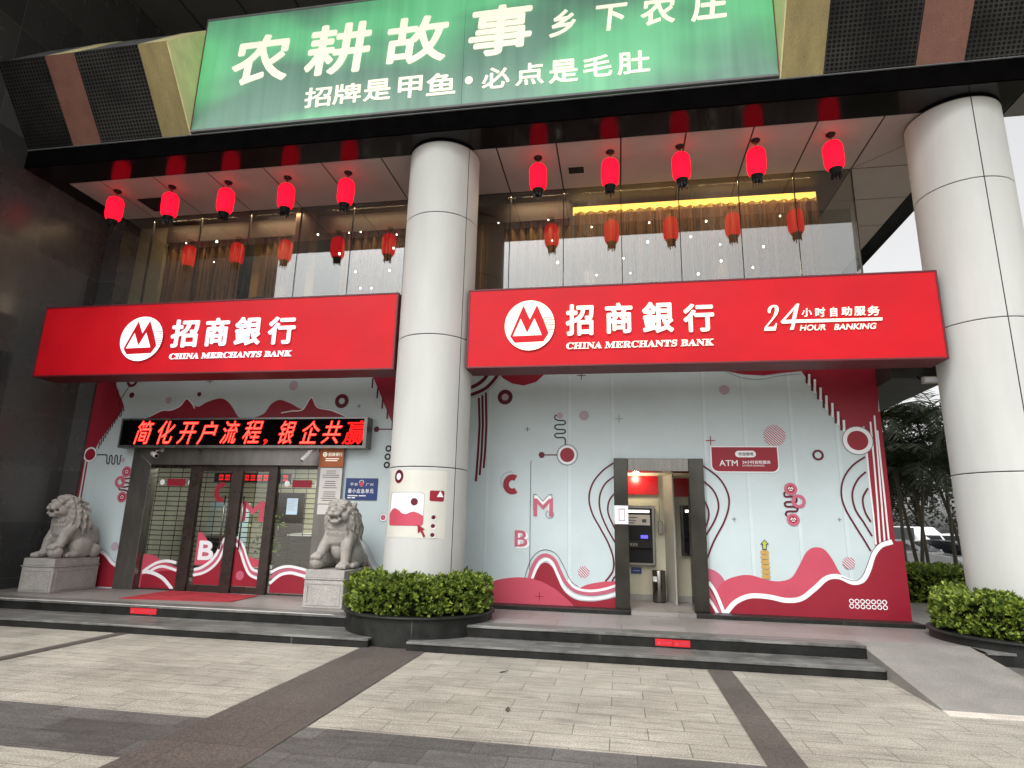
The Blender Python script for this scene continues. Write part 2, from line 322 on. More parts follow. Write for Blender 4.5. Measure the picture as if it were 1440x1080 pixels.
def hatch_mat():
    s = NT('mural_hatched_disc')
    v = s.coord('Object'); w = s.n('ShaderNodeTexWave', i_Scale=14.0); w.bands_direction = 'DIAGONAL'; s.l(v, w.inputs['Vector'])
    c = s.ramp(w.outputs['Fac'], [(0.45, C8(160, 40, 62)), (0.55, C8(212, 218, 222))])
    s.l(c, s.p.inputs['Base Color']); s.p.inputs['Roughness'].default_value = 0.42; return s.m
M['hatch'] = hatch_mat()

# ---------------------------------------------------------------- mesh helpers
class MB:
    """collects shapes, then links them as ONE mesh object"""
    def __init__(s): s.v = []; s.f = []; s.m = []; s.mats = []; s.s = []
    def mi(s, k):
        if k not in s.mats: s.mats.append(k)
        return s.mats.index(k)
    def add(s, vs, fs, k, smooth=False):
        o = len(s.v); i = s.mi(k); s.v += [tuple(p) for p in vs]
        for f in fs: s.f.append([q + o for q in f]); s.m.append(i); s.s.append(smooth)
        return s
    def box(s, x0, x1, y0, y1, z0, z1, k):
        v = [(x0, y0, z0), (x1, y0, z0), (x1, y1, z0), (x0, y1, z0), (x0, y0, z1), (x1, y0, z1), (x1, y1, z1), (x0, y1, z1)]
        return s.add(v, [(0, 3, 2, 1), (4, 5, 6, 7), (0, 1, 5, 4), (1, 2, 6, 5), (2, 3, 7, 6), (3, 0, 4, 7)], k)
    def prism(s, pts, axis, a0, a1, k, k2=None):
        """extrude a 2-D outline along axis ('x': pts are (y,z); 'y': (x,z); 'z': (x,y))"""
        n = len(pts)
        P = {'x': lambda p, a: (a, p[0], p[1]), 'y': lambda p, a: (p[0], a, p[1]), 'z': lambda p, a: (p[0], p[1], a)}[axis]
        area = sum(pts[i][0] * pts[(i + 1) % n][1] - pts[(i + 1) % n][0] * pts[i][1] for i in range(n))
        if area < 0: pts = pts[::-1]
        v = [P(p, a0) for p in pts] + [P(p, a1) for p in pts]
        flip = axis == 'y'
        f0, f1 = list(range(n))[::-1], list(range(n, 2 * n))
        sides = [(i, (i + 1) % n, n + (i + 1) % n, n + i) for i in range(n)]
        if flip: f0, f1, sides = f0[::-1], f1[::-1], [q[::-1] for q in sides]
        s.add(v, [f0, f1], k); o = len(s.v) - 2 * n; i = s.mi(k2 or k)
        for q in sides: s.f.append([a + o for a in q]); s.m.append(i); s.s.append(False)
        return s
    def lathe(s, prof, c, k, seg=32, smooth=True, a0=0.0, a1=2 * math.pi, cap=True):
        full = abs(a1 - a0 - 2 * math.pi) < 1e-6
        n = seg if full else seg + 1; vs = []; fs = []
        for j in range(n):
            a = a0 + (a1 - a0) * j / seg
            for r, z in prof: vs.append((c[0] + r * math.cos(a), c[1] + r * math.sin(a), c[2] + z))
        m = len(prof)
        for j in range(seg):
            q = (j + 1) % n
            for i in range(m - 1): fs.append((j * m + i, q * m + i, q * m + i + 1, j * m + i + 1))
        if cap and full:
            if prof[0][0] > 1e-6: fs.append([j * m for j in range(n)][::-1])
            if prof[-1][0] > 1e-6: fs.append([j * m + m - 1 for j in range(n)])
        return s.add(vs, fs, k, smooth)
    def tube(s, path, r, k, seg=8, smooth=True):
        path = [Vector(p) for p in path]; rs = r if isinstance(r, (list, tuple)) else [r] * len(path)
        vs = []; fs = []
        for i, p in enumerate(path):
            d = (path[min(i + 1, len(path) - 1)] - path[max(i - 1, 0)]).normalized()
            a = d.cross(Vector((0, 0, 1)));
            if a.length < 1e-3: a = d.cross(Vector((1, 0, 0)))
            a.normalize(); b = d.cross(a)
            for j in range(seg):
                t = 2 * math.pi * j / seg; vs.append(p + (a * math.cos(t) + b * math.sin(t)) * rs[i])
        for i in range(len(path) - 1):
            for j in range(seg): fs.append((i * seg + j, i * seg + (j + 1) % seg, (i + 1) * seg + (j + 1) % seg, (i + 1) * seg + j))
        fs.append(list(range(seg))[::-1]); fs.append([(len(path) - 1) * seg + j for j in range(seg)])
        return s.add(vs, fs, k, smooth)
    def ellipsoid(s, c, r, k, nu=14, nv=9, rot=None, smooth=True):
        vs = []; fs = []; rot = rot or Matrix.Identity(3); c = Vector(c)
        for i in range(nv + 1):
            t = math.pi * i / nv
            for j in range(nu):
                a = 2 * math.pi * j / nu
                vs.append(c + rot @ Vector((r[0] * math.sin(t) * math.cos(a), r[1] * math.sin(t) * math.sin(a), r[2] * math.cos(t))))
        for i in range(nv):
            for j in range(nu): fs.append((i * nu + j, (i + 1) * nu + j, (i + 1) * nu + (j + 1) % nu, i * nu + (j + 1) % nu))
        return s.add(vs, fs, k, smooth)
    def build(s, name, parent=None, bevel=0.0):
        me = bpy.data.meshes.new(name); me.from_pydata(s.v, [], s.f)
        for k in s.mats: me.materials.append(M[k])
        me.polygons.foreach_set('material_index', s.m); me.polygons.foreach_set('use_smooth', s.s); me.update()
        o = bpy.data.objects.new(name, me); COL.objects.link(o)
        if parent:
            o.parent = parent; w = Vector((0, 0, 0)); q = parent
            while q: w += q.location; q = q.parent
            o.location = -w
        if bevel:
            b = o.modifiers.new('bevel', 'BEVEL'); b.width = bevel; b.segments = 2; b.limit_method = 'ANGLE'; b.harden_normals = False
        return o

def tag(o, label=None, cat=None, group=None, kind=None):
    if label: o['label'] = label
    if cat: o['category'] = cat
    if group: o['group'] = group
    if kind: o['kind'] = kind
    return o
def empty(name, loc, label, cat, group=None):
    o = bpy.data.objects.new(name, None); COL.objects.link(o); o.location = loc; o.empty_display_size = 0.2
    return tag(o, label, cat, group)
def struct(o): o['kind'] = 'structure'; return o
def dup(root, loc, label):
    c = root.copy(); COL.objects.link(c); c.location = loc; c['label'] = label
    for ch in root.children:
        d = ch.copy(); COL.objects.link(d); d.parent = c
        for g in ch.children:
            e = g.copy(); COL.objects.link(e); e.parent = d
    return c

# flat artwork on a wall that faces -y
def smooth_pts(p, n=8, closed=False):
    P = [Vector(q) for q in p]; out = []; N = len(P)
    for i in range(N if closed else N - 1):
        a, b, c, d = (P[(i - 1) % N], P[i], P[(i + 1) % N], P[(i + 2) % N]) if closed else (P[max(i - 1, 0)], P[i], P[i + 1], P[min(i + 2, N - 1)])
        for k in range(n):
            t = k / n
            out.append(0.5 * ((2 * b) + (c - a) * t + (2 * a - 5 * b + 4 * c - d) * t * t + (3 * b - a - 3 * c + d) * t ** 3))
    if not closed: out.append(P[-1])
    return [(q.x, q.y) for q in out]
class Art:
    def __init__(s, mb, y): s.mb = mb; s.y = y; s.i = 0
    def lay(s, step=1): s.i += step; return s.y - 0.00012 * s.i
    def poly(s, pts, k, curve=0):
        if curve: pts = smooth_pts(pts, curve, True)
        n = len(pts); area = sum(pts[i][0] * pts[(i + 1) % n][1] - pts[(i + 1) % n][0] * pts[i][1] for i in range(n))
        if area < 0: pts = pts[::-1]
        y = s.lay(); s.mb.add([(p[0], y, p[1]) for p in pts], [list(range(n))], k)
    def hill(s, pts, k, zb=0.29, n=6):
        """a wave: smooth crest over a straight foot at height zb"""
        c = smooth_pts(pts, n); s.poly(c + [(c[-1][0], zb), (c[0][0], zb)], k)
    def stroke(s, pts, w, k, curve=8):
        if curve: pts = smooth_pts(pts, curve)
        y = s.lay(); vs = []; fs = []
        for i, p in enumerate(pts):
            a = Vector(pts[max(i - 1, 0)]); b = Vector(pts[min(i + 1, len(pts) - 1)]); d = (b - a)
            if d.length < 1e-9: d = Vector((1, 0))
            d.normalize(); nrm = Vector((-d.y, d.x)) * w / 2
            vs += [(p[0] + nrm.x, y, p[1] + nrm.y), (p[0] - nrm.x, y, p[1] - nrm.y)]
        for i in range(len(pts) - 1): fs.append((2 * i, 2 * i + 1, 2 * i + 3, 2 * i + 2))
        s.mb.add(vs, fs, k)
    def disc(s, c, k, r=None, n=28):
        r = r or c[2]; y = s.lay()
        s.mb.add([(c[0] + r * math.cos(2 * math.pi * i / n), y, c[1] + r * math.sin(2 * math.pi * i / n)) for i in range(n)], [list(range(n))], k)
    def ring(s, c, r1, k, n=28, r0=None):
        r0 = r0 or c[2]; y = s.lay(); vs = []; fs = []
        for i in range(n):
            a = 2 * math.pi * i / n
            vs += [(c[0] + r0 * math.cos(a), y, c[1] + r0 * math.sin(a)), (c[0] + r1 * math.cos(a), y, c[1] + r1 * math.sin(a))]
        for i in range(n): j = (i + 1) % n; fs.append((2 * i, 2 * j, 2 * j + 1, 2 * i + 1))
        s.mb.add(vs, fs, k)
    def rect(s, x0, x1, z0, z1, k): s.poly([(x0, z0), (x1, z0), (x1, z1), (x0, z1)], k)
    def rrect(s, x0, x1, z0, z1, r, k, corners=(1, 1, 1, 1)):
        pts = []
        for (cx, cz, a, on) in ((x1 - r, z1 - r, 0, corners[0]), (x0 + r, z1 - r, 90, corners[1]), (x0 + r, z0 + r, 180, corners[2]), (x1 - r, z0 + r, 270, corners[3])):
            if on: pts += [(cx + r * math.cos(R(a + q)), cz + r * math.sin(R(a + q))) for q in range(0, 91, 15)]
            else: pts.append((cx + r * (1 if a in (0, 270) else -1), cz + r * (1 if a in (0, 90) else -1)))
        s.poly(pts, k)
    def plus(s, c, k, w):
        r = c[2]; s.rect(c[0] - r, c[0] + r, c[1] - w / 2, c[1] + w / 2, k); s.rect(c[0] - w / 2, c[0] + w / 2, c[1] - r, c[1] + r, k)

_gc = {}
def glyphs(txt, bold=0.0, solid=True):
    key = (txt, bold, solid)
    if key in _gc: return _gc[key]
    cu = bpy.data.curves.new('lettering', 'FONT'); cu.body = txt; cu.offset = bold; cu.extrude = 0.5 if solid else 0.0; cu.resolution_u = 4; cu.fill_mode = 'BOTH'
    ob = bpy.data.objects.new('lettering', cu); COL.objects.link(ob)
    dg = bpy.context.evaluated_depsgraph_get(); me = bpy.data.meshes.new_from_object(ob.evaluated_get(dg))
    v = [tuple(q.co) for q in me.vertices]; f = [list(p.vertices) for p in me.polygons]
    bpy.data.objects.remove(ob); bpy.data.curves.remove(cu); bpy.data.meshes.remove(me)
    x0, x1 = min(p[0] for p in v), max(p[0] for p in v); y0, y1 = min(p[1] for p in v), max(p[1] for p in v)
    v = [((p[0] - x0) / (x1 - x0), (p[1] - y0) / (y1 - y0), p[2]) for p in v]
    _gc[key] = (v, f); return v, f
def put_text(mb, txt, rect, y, k, bold=0.0, depth=0.012, shear=0.0):
    """letters filling rect (x0,x1,z0,z1) standing proud of a wall that faces -y; bold letters are several shifted strokes, each a hair prouder"""
    x0, x1, z0, z1 = rect; serif = ord(txt[0]) > 0xFFFF
    v, f = glyphs(txt, bold if serif else 0.0, depth > 0)
    W = (x1 - x0) - abs(shear) * (z1 - z0)
    b = 0.0 if serif else bold * 0.8; rx = b * (z1 - z0); sh = [(0, 0)]
    if b > 0: sh += [(rx * math.cos(R(q)), rx * math.sin(R(q))) for q in range(0, 360, 45)]
    W -= 2 * rx; H = (z1 - z0) - 2 * rx
    for i, (dx, dz) in enumerate(sh):
        vs = []; e = 0.0001 * i
        for p in v:
            z = z0 + rx + p[1] * H + dz; x = x0 + rx + p[0] * W + shear * (z - z0) + dx
            vs.append((x, y - depth / 2 - p[2] * depth - e if depth > 0 else y - e, z))
        mb.add(vs, f, k)
SERIF = lambda t: ''.join(chr(0x1D400 + ord(c) - 65) if 'A' <= c <= 'Z' else (chr(0x1D7CE + int(c)) if c.isdigit() else c) for c in t)

# ================================================================ the ground
mb = MB(); mb.add([(-400, -400, 0), (400, -400, 0), (400, 400, 0), (-400, 400, 0)], [(0, 1, 2, 3)], 'paver'); struct(mb.build('paving'))
mb = MB()
for x0, x1, y0, y1 in ((-30, -3.37, 4.13, 5.03), (-2.49, 0.998, -2.0, 5.02), (1.275, 12.0, 2.9, 4.3), (-30, -3.37, 1.6, 2.9)):
    mb.add([(x0, y0, .004), (x1, y0, .004), (x1, y1, .004), (x0, y1, .004)], [(0, 1, 2, 3)], 'dark_paver')
struct(mb.build('dark_paving'))
mb = MB()
for x0, x1, y0, y1 in ((-3.37, -2.49, -6, 8.3), (0.998, 1.275, -6, 8.1), (-7.03, -6.86, 5.03, 8.15)):
    mb.add([(x0, y0, .008), (x1, y0, .008), (x1, y1, .008), (x0, y1, .008)], [(0, 1, 2, 3)], 'brown_band')
struct(mb.build('brown_paving_band'))
mb = MB(); mb.add([(6.5, 27.0, .006), (60, 27.0, .006), (60, 60, .006), (6.5, 60, .006)], [(0, 1, 2, 3)], 'asphalt'); struct(mb.build('road'))

PZ = 0.27
mb = MB()
mb.box(-11.1, -3.2, 8.94, 12.6, 0.0, PZ, 'platform'); mb.box(-3.2, 2.97, 8.70, 12.6, 0.0, PZ, 'platform')
mb.box(2.97, 7.2, 9.02, 26.5, 0.0, PZ, 'platform'); mb.box(4.3, 7.2, 8.70, 9.02, 0.0, PZ, 'platform')
struct(mb.build('platform'))
mb = MB()
# upper step: a slab of rougher granite along the platform edge, black riser under it
for x0, x1, y in ((-11.1, -3.45, 8.90), (-2.2, 2.97, 8.66), (4.3, 7.2, 8.66)):
    w = 0.36
    mb.box(x0, x1, y, y + w, PZ - 0.03, PZ + 0.003, 'step_edge')
    mb.box(x0, x1, y + 0.012, y + 0.05, 0.115, PZ - 0.03, 'step_riser')
for x0, x1, y in ((-11.1, -3.28, 8.14), (-2.74, 2.965, 8.10), (4.285, 7.2, 8.10)):
    mb.box(x0, x1, y, y + 0.84, 0.088, 0.118, 'step_edge')
    mb.box(x0, x1 - 0.004, y + 0.012, y + 0.84, 0.0, 0.088, 'step_riser')
struct(mb.build('steps', bevel=0.005))
mb = MB(); mb.box(-10.6, -4.15, 8.895, 8.935, PZ + 0.0035, PZ + 0.009, 'paper'); struct(mb.build('step_nosing_strip'))

# access ramp with a mortar lip
mb = MB()
mb.prism([(6.88, 0.0), (6.88, 0.012), (9.02, PZ + 0.004), (9.02, 0.0)], 'x', 2.972, 4.28, 'ramp')
mb.prism([(6.74, 0.0), (6.79, 0.010), (6.88, 0.013), (6.88, 0.0)], 'x', 2.955, 4.29, 'ramp_lip')
struct(mb.build('ramp'))

# ================================================================ dark side wall on the left
mb = MB(); mb.box(-13.5, -11.1, 4.2, 17.0, 0.0, 15.0, 'granite_wall')
tag(mb.build('side_wall'), 'tall wall clad in polished black granite slabs, left of the entrance', 'wall')

# ================================================================ mural walls
YW = 10.8
def mural_left():
    mb = MB()
    mb.box(-10.72, -9.55, YW, YW + 0.12, 0.27, 5.3, 'panel'); mb.box(-5.12, -3.0, YW, YW + 0.12, 0.27, 5.3, 'panel'); mb.box(-9.55, -5.12, YW, YW + 0.12, 2.97, 5.3, 'panel')
    a = Art(mb, YW - 0.001)
    a.poly([(-11.293,4.779),(-10.401,4.759),(-10.323,4.36),(-10.167,4.092),(-10.02,3.866),(-10.027,3.729),(-10.24,3.398),(-10.432,3.105),(-10.512,2.887),(-10.693,2.886),(-10.886,3.203),(-11.041,3.6)], 'm_red')
    for i in range(11):
        a.stroke([p for p in ([(-10.021,3.841),(-9.983,3.716)])] if i == 0 else [(-10.035 + (-10.462 - -10.035) * i / 11, 3.766 + (2.959 - 3.766) * i / 11 - d) for d in (-0.06, 0.09)], 0.026, 'm_dark', 0)
    for i in range(5):
        a.stroke([(-10.287 + 0.085 * i, 4.321 - 0.2 * i - d) for d in (-0.05, 0.12)], 0.026, 'm_dark', 0)
    for q in ([(-10.838,3.216),(-10.842,1.955),(-10.845,1.467)], [(-10.772,3.13),(-10.765,1.957),(-10.763,1.469)], [(-10.706,3.081),(-10.696,1.958),(-10.69,1.471)], [(-10.635,3.008),(-10.625,1.959),(-10.614,1.472)]):
        a.stroke(q, 0.035, 'm_red', 0)
    c = (-10.591,2.826,0.158); a.disc(c, 'm_grey'); a.disc(c, 'm_white', c[2] - 0.01); a.disc(c, 'm_red', c[2] * 0.76)
    a.stroke([(-10.435,2.82),(-10.214,2.818),(-10.19,2.768),(-10.174,2.672),(-10.139,2.637),(-10.119,2.672),(-10.124,2.78),(-10.097,2.811),(-10.067,2.768),(-10.054,2.661),(-10.015,2.633),(-9.993,2.673),(-10.003,2.78),(-9.977,2.812),(-9.944,2.769),(-9.931,2.662),(-9.893,2.633),(-9.871,2.674),(-9.88,2.793),(-9.85,2.807)], 0.024, 'm_black', 4)
    a.disc((-9.812,2.722,0.049), 'm_mauve')
    a.stroke([(-9.591,2.44),(-9.578,2.37),(-9.654,2.345),(-9.764,2.356),(-9.721,2.275),(-9.598,2.264),(-9.574,2.206),(-9.677,2.182),(-9.786,2.192),(-9.775,2.134),(-9.61,2.113),(-9.584,2.044),(-9.699,2.019)], 0.03, 'm_dark', 4)
    for c in ((-9.681,2.486,0.108), (-9.692,1.985,0.106)): a.disc(c, 'm_rose'); a.disc(c, 'm_red', c[2] * 0.6); a.ring(c, c[2] * 0.22, 'm_white', r0=c[2] * 0.34)
    a.ring((-9.791,2.285,0.119), 0.055, 'm_rose')
    a.disc((-9.669,1.04,0.085), 'm_mauve')
    a.hill([(-10.179,0.974),(-10.071,0.948),(-9.85,0.856),(-9.68,0.713),(-9.491,0.614)], 'm_red')
    a.stroke([(-10.234,0.994),(-10.077,0.977),(-9.856,0.886),(-9.686,0.743),(-9.497,0.648)], 0.05, 'm_white'); a.stroke([(-10.14,1.036),(-10.046,1.021),(-9.824,0.929),(-9.664,0.785),(-9.497,0.698)], 0.008, 'm_grey')
    # rolling hills over the LED board
    a.hill([(-9.439,3.56),(-9.101,3.712),(-8.898,3.733),(-8.714,3.802),(-8.584,3.95),(-8.457,3.864),(-8.293,3.793),(-8.105,3.888),(-7.813,3.959),(-7.597,3.846),(-7.388,3.592),(-7.258,3.541),(-7.064,3.558),(-6.831,3.647),(-6.708,3.827),(-6.524,3.912),(-6.274,3.832),(-6.023,3.73),(-5.865,3.945),(-5.705,3.772),(-5.407,3.698),(-5.068,3.553)], 'm_red', 3.3, 5)
    a.stroke([(-9.367,3.597),(-9.103,3.721),(-8.897,3.729),(-8.705,3.811),(-8.585,3.959),(-8.46,3.878),(-8.365,3.761)], 0.022, 'm_white'); a.stroke([(-6.469,3.653),(-6.257,3.687),(-6.022,3.717),(-5.866,3.954),(-5.718,3.759),(-5.406,3.689),(-5.092,3.562)], 0.022, 'm_white')
    a.ring((-5.227,3.874,0.14), 0.06, 'm_dark'); a.ring((-9.901,4.351,0.128), 0.07, 'm_dark'); a.stroke([(-9.93,4.274),(-10.039,4.087),(-10.114,3.92)], 0.02, 'm_dark')
    a.disc((-6.267,4.196,0.097), 'm_mauve'); a.disc((-8.983,3.931,0.072), 'm_mauve'); a.disc((-9.856,4.051,0.059), 'm_dark'); a.disc((-8.308,4.05,0.046), 'm_dark')
    a.plus((-8.108,4.31,0.061), 'm_dark', 0.012); a.plus((-4.866,3.772,0.037), 'm_dark', 0.012)
    a.poly([(-4.654,4.395),(-3.988,4.383),(-3.899,3.032),(-4.223,3.526)], 'm_red')
    for i in range(6):
        a.stroke([(-4.629 + 0.115 * i, 4.26 - 0.2 * i - d) for d in (-0.06, 0.14)], 0.032, 'm_dark', 0)
    a.disc((-4.478,3.324,0.054), 'm_dark'); a.stroke([(-4.478,3.324),(-3.962,3.322)], 0.022, 'm_dark', 0)
    for c in ((-4.213,2.959,0.062), (-4.22,2.807,0.062), (-4.226,2.655,0.062)): a.ring(c, c[2] * 0.5, 'm_black')
    c = (-4.226,1.705,0.078); a.disc(c, 'm_grey'); a.disc(c, 'm_white', c[2] * 0.9); a.disc(c, 'm_rose', c[2] * 0.62)
    a.hill([(-5.026,1.123),(-4.785,1.13),(-4.664,1.094),(-4.573,0.939),(-4.471,0.747),(-4.285,0.56)], 'm_red')
    a.stroke([(-5.003,1.344),(-4.779,1.31),(-4.607,1.235),(-4.483,1.052),(-4.35,0.848),(-4.146,0.7)], 0.045, 'm_white'); a.stroke([(-4.995,1.264),(-4.773,1.238),(-4.644,1.166),(-4.534,0.987),(-4.41,0.788),(-4.225,0.62)], 0.045, 'm_rose'); a.stroke([(-4.988,1.184),(-4.775,1.162),(-4.682,1.102),(-4.58,0.919),(-4.469,0.727),(-4.306,0.559)], 0.045, 'm_white')
    a.stroke([(-4.963,1.398),(-4.763,1.371),(-4.558,1.276),(-4.422,1.101),(-4.289,0.889),(-4.108,0.759)], 0.008, 'm_grey')
    o = mb.build('mural_wall')
    tag(o, 'white mural wall with red printed hills framing the glass entrance, behind the stone lions', 'wall')
mural_left()

def mural_right():
    mb = MB()
    mb.box(-3.0, -0.06, YW, YW + 0.12, 0.27, 5.3, 'panel'); mb.box(1.38, 4.27, YW, YW + 0.12, 0.27, 5.3, 'panel'); mb.box(-0.06, 1.38, YW, YW + 0.12, 2.79, 5.3, 'panel')
    a = Art(mb, YW - 0.001)
    for x in (-2.35, -0.88, -0.12, 1.44, 2.1, 2.85, 3.55):
        a.rect(x, x + 0.006, 0.29, 4.6, 'm_seam'); a.rect(x + 0.006, x + 0.06, 0.29, 4.6, 'm_seam2')
    # left half
    a.poly([(-2.288,4.615),(-2.196,4.42),(-2.088,4.274),(-1.906,4.166),(-1.686,4.125),(-1.455,4.192),(-1.305,4.336),(-1.243,4.591)], 'm_red')
    a.stroke([(-2.795,4.071),(-2.653,4.116),(-2.513,4.195),(-2.398,4.318),(-2.356,4.52)], 0.07, 'm_dark'); a.stroke([(-2.79,3.942),(-2.624,3.982),(-2.413,4.079),(-2.275,4.211),(-2.175,4.362),(-2.142,4.515)], 0.065, 'm_dark'); a.stroke([(-2.787,3.875),(-2.622,3.92),(-2.387,4.017),(-2.227,4.172),(-2.099,4.346)], 0.01, 'm_grey')
    for q in ([(-2.526,3.91),(-2.493,3.385),(-2.505,2.834),(-2.525,2.372)], [(-2.461,3.956),(-2.432,3.384),(-2.44,2.835),(-2.46,2.484)], [(-2.396,4.003),(-2.366,3.384),(-2.374,2.926),(-2.391,2.61)]): a.stroke(q, 0.042, 'm_dark', 0)
    a.ring((-2.031,3.913,0.14), 0.06, 'm_dark'); a.disc((-2.031,3.913,0.065), 'm_mauve')
    a.plus((-0.637,4.295,0.081), 'm_dark', 0.014); a.plus((-1.607,3.317,0.046), 'm_black', 0.010); a.plus((0.025,3.494,0.07), 'm_grey', 0.01)
    a.stroke([(-1.038,3.569),(-1.101,3.561),(-1.11,3.506),(-1.051,3.473),(-0.952,3.468),(-0.921,3.427),(-0.961,3.396),(-1.077,3.392),(-1.113,3.351),(-1.068,3.31),(-0.951,3.305),(-0.92,3.269),(-0.96,3.238),(-1.081,3.233),(-1.112,3.197),(-1.067,3.161),(-0.96,3.161),(-0.924,3.125),(-0.924,3.027)], 0.024, 'm_black', 4)
    a.disc((-1.024,3.56,0.058), 'm_mauve'); a.disc((-0.59,3.557,0.088), 'm_mauve'); a.disc((-0.604,0.88,0.097), 'hatch')
    c = (-0.888,2.854,0.186); a.ring(c, c[2] - 0.009, 'm_black'); a.stroke([(-1.342,2.852),(-1.074,2.853)], 0.02, 'm_dark', 0); a.disc(c, 'm_white', c[2] * 0.86); a.disc(c, 'm_red', c[2] * 0.69); a.disc((-1.342,2.852,0.054), 'm_dark')
    # C M B
    c = (-1.859,2.348,0.189)
    a.stroke([(c[0] + 0.16 * math.cos(R(q)) - 0.05, c[1] + 0.16 * math.sin(R(q)) + 0.04) for q in range(70, 250, 12)], 0.008, 'm_grey', 0)
    a.stroke([(c[0] + 0.115 * math.cos(R(q)), c[1] - 0.02 + 0.125 * math.sin(R(q))) for q in range(58, 312, 8)], 0.105, 'm_red', 0)
    y = a.lay(); put_text(mb, 'M', (-1.482,-1.147,1.879,2.167), y, 'm_grey', 0.02, 0); y = a.lay(); put_text(mb, 'M', (-1.468,-1.16,1.871,2.15), y, 'm_white', 0.02, 0); y = a.lay(2); put_text(mb, 'M', (-1.476,-1.133,1.781,2.103), y, 'm_rose', 0.035, 0)
    a.ring((-1.189,1.822,0.074), 0.06, 'm_grey')
    y = a.lay(); put_text(mb, 'B', (-1.765,-1.533,1.237,1.519), y, 'm_white', 0.035, 0); y = a.lay(2); put_text(mb, 'B', (-1.797,-1.568,1.261,1.539), y, 'm_rose', 0.035, 0)
    a.stroke([(-1.533,2.749),(-1.531,2.308),(-1.531,1.79),(-1.524,0.868)], 0.009, 'joint', 0)
    for q in ([(-0.052,2.735),(-0.269,2.582),(-0.443,2.364),(-0.509,2.106),(-0.455,1.853),(-0.321,1.605),(-0.189,1.361),(-0.109,1.119),(-0.12,0.916),(-0.246,0.74)], [(-0.055,2.497),(-0.228,2.358),(-0.324,2.152),(-0.318,1.898),(-0.215,1.628),(-0.072,1.372)], [(-0.051,2.22),(-0.168,2.061),(-0.183,1.85),(-0.061,1.578)], [(-0.072,0.838),(-0.114,0.788),(-0.131,0.744)]): a.stroke(q, 0.028, 'm_dark')
    a.hill([(-2.731,0.412),(-2.426,0.568),(-2.187,0.668),(-1.947,0.73),(-1.643,0.757),(-1.341,0.711),(-1.084,0.591),(-0.873,0.428),(-0.726,0.287)], 'm_pink')
    a.hill([(-0.713,0.594),(-0.579,0.667),(-0.413,0.713),(-0.246,0.74),(-0.04,0.755)], 'm_pink', 0.6)
    c_ = smooth_pts([(-1.47,0.735),(-1.408,0.893),(-1.323,0.99),(-1.224,1.01),(-1.121,0.923),(-1.034,0.743),(-0.915,0.546),(-0.726,0.434),(-0.477,0.417),(-0.25,0.454),(-0.044,0.513)], 6); a.poly(c_ + [(-0.049,0.208),(-0.718,0.177),(-0.726,0.287),(-0.873,0.428),(-1.084,0.591),(-1.32,0.704)], 'm_red')
    a.stroke([(-1.531,0.745),(-1.465,0.952),(-1.368,1.088),(-1.239,1.133),(-1.1,1.055),(-1.001,0.866),(-0.89,0.679),(-0.713,0.562),(-0.476,0.536),(-0.248,0.572),(-0.042,0.64)], 0.062, 'm_rose'); a.stroke([(-1.479,0.747),(-1.408,0.913),(-1.324,1.031),(-1.225,1.067),(-1.13,0.996),(-1.035,0.804),(-0.924,0.598),(-0.726,0.478),(-0.477,0.456),(-0.249,0.493),(-0.043,0.561)], 0.046, 'm_white')
    a.stroke([(-0.865,0.749),(-0.789,0.651),(-0.663,0.596),(-0.476,0.583),(-0.248,0.624),(-0.041,0.696)], 0.04, 'm_white')
    a.stroke([(-1.609,0.742),(-1.518,1.025),(-1.39,1.178),(-1.24,1.224),(-1.067,1.155),(-0.933,0.945),(-0.823,0.73),(-0.697,0.643)], 0.009, 'm_black'); a.plus((-1.351,0.46,0.073), 'm_red', 0.013)
    # right half
    a.poly([(1.825,4.52),(1.869,4.328),(2.165,4.26),(2.492,4.236),(2.78,4.274),(3.105,4.303),(3.18,4.488)], 'm_red'); a.stroke([(1.844,4.329),(1.999,4.254),(2.202,4.187),(2.468,4.169),(2.736,4.222),(3.101,4.251)], 0.009, 'm_grey')
    a.poly([(3.039,4.491),(3.123,4.268),(3.264,4.037),(3.485,3.634),(3.685,3.274),(3.877,3.273),(4.08,3.397),(4.237,3.522),(4.335,4.461)], 'm_red')
    for q in ([(3.229,4.244),(3.213,4.047)], [(3.309,4.154),(3.293,3.915)], [(3.388,4.009),(3.371,3.768)], [(3.467,3.87),(3.453,3.621)], [(3.549,3.74),(3.536,3.502)], [(3.626,3.594),(3.613,3.366)], [(3.701,3.45),(3.691,3.257)]): a.stroke(q, 0.036, 'm_white', 0)
    for q in ([(3.188,4.284),(3.176,4.082)], [(3.268,4.186),(3.252,3.951)], [(3.348,4.053),(3.331,3.802)], [(3.427,3.913),(3.409,3.656)], [(3.505,3.766),(3.491,3.527)], [(3.587,3.637),(3.572,3.392)], [(3.663,3.492),(3.647,3.274)]): a.stroke(q, 0.034, 'm_dark', 0)
    a.poly([(4.012,3.481),(4.243,3.585),(4.216,1.501),(3.969,1.437)], 'm_red'); a.poly([(4.221,3.585), (4.27, 3.585), (4.27, 1.0), (4.173,1.443)], 'm_red')
    for q in ([(4.105,3.418),(4.092,2.698),(4.074,2.06),(4.049,1.47)], [(4.176,3.522),(4.156,2.739),(4.137,2.1),(4.118,1.499)], [(4.196,3.272),(4.192,2.699),(4.189,2.101),(4.181,1.52)], [(3.999,2.901),(3.992,2.456),(3.995,1.902),(3.986,1.457)]): a.stroke(q, 0.026, 'm_white', 0)
    c = (3.88,3.107,0.238); a.disc(c, 'm_grey'); a.disc(c, 'm_white', c[2] - 0.012); a.disc(c, 'm_red', c[2] * 0.68)
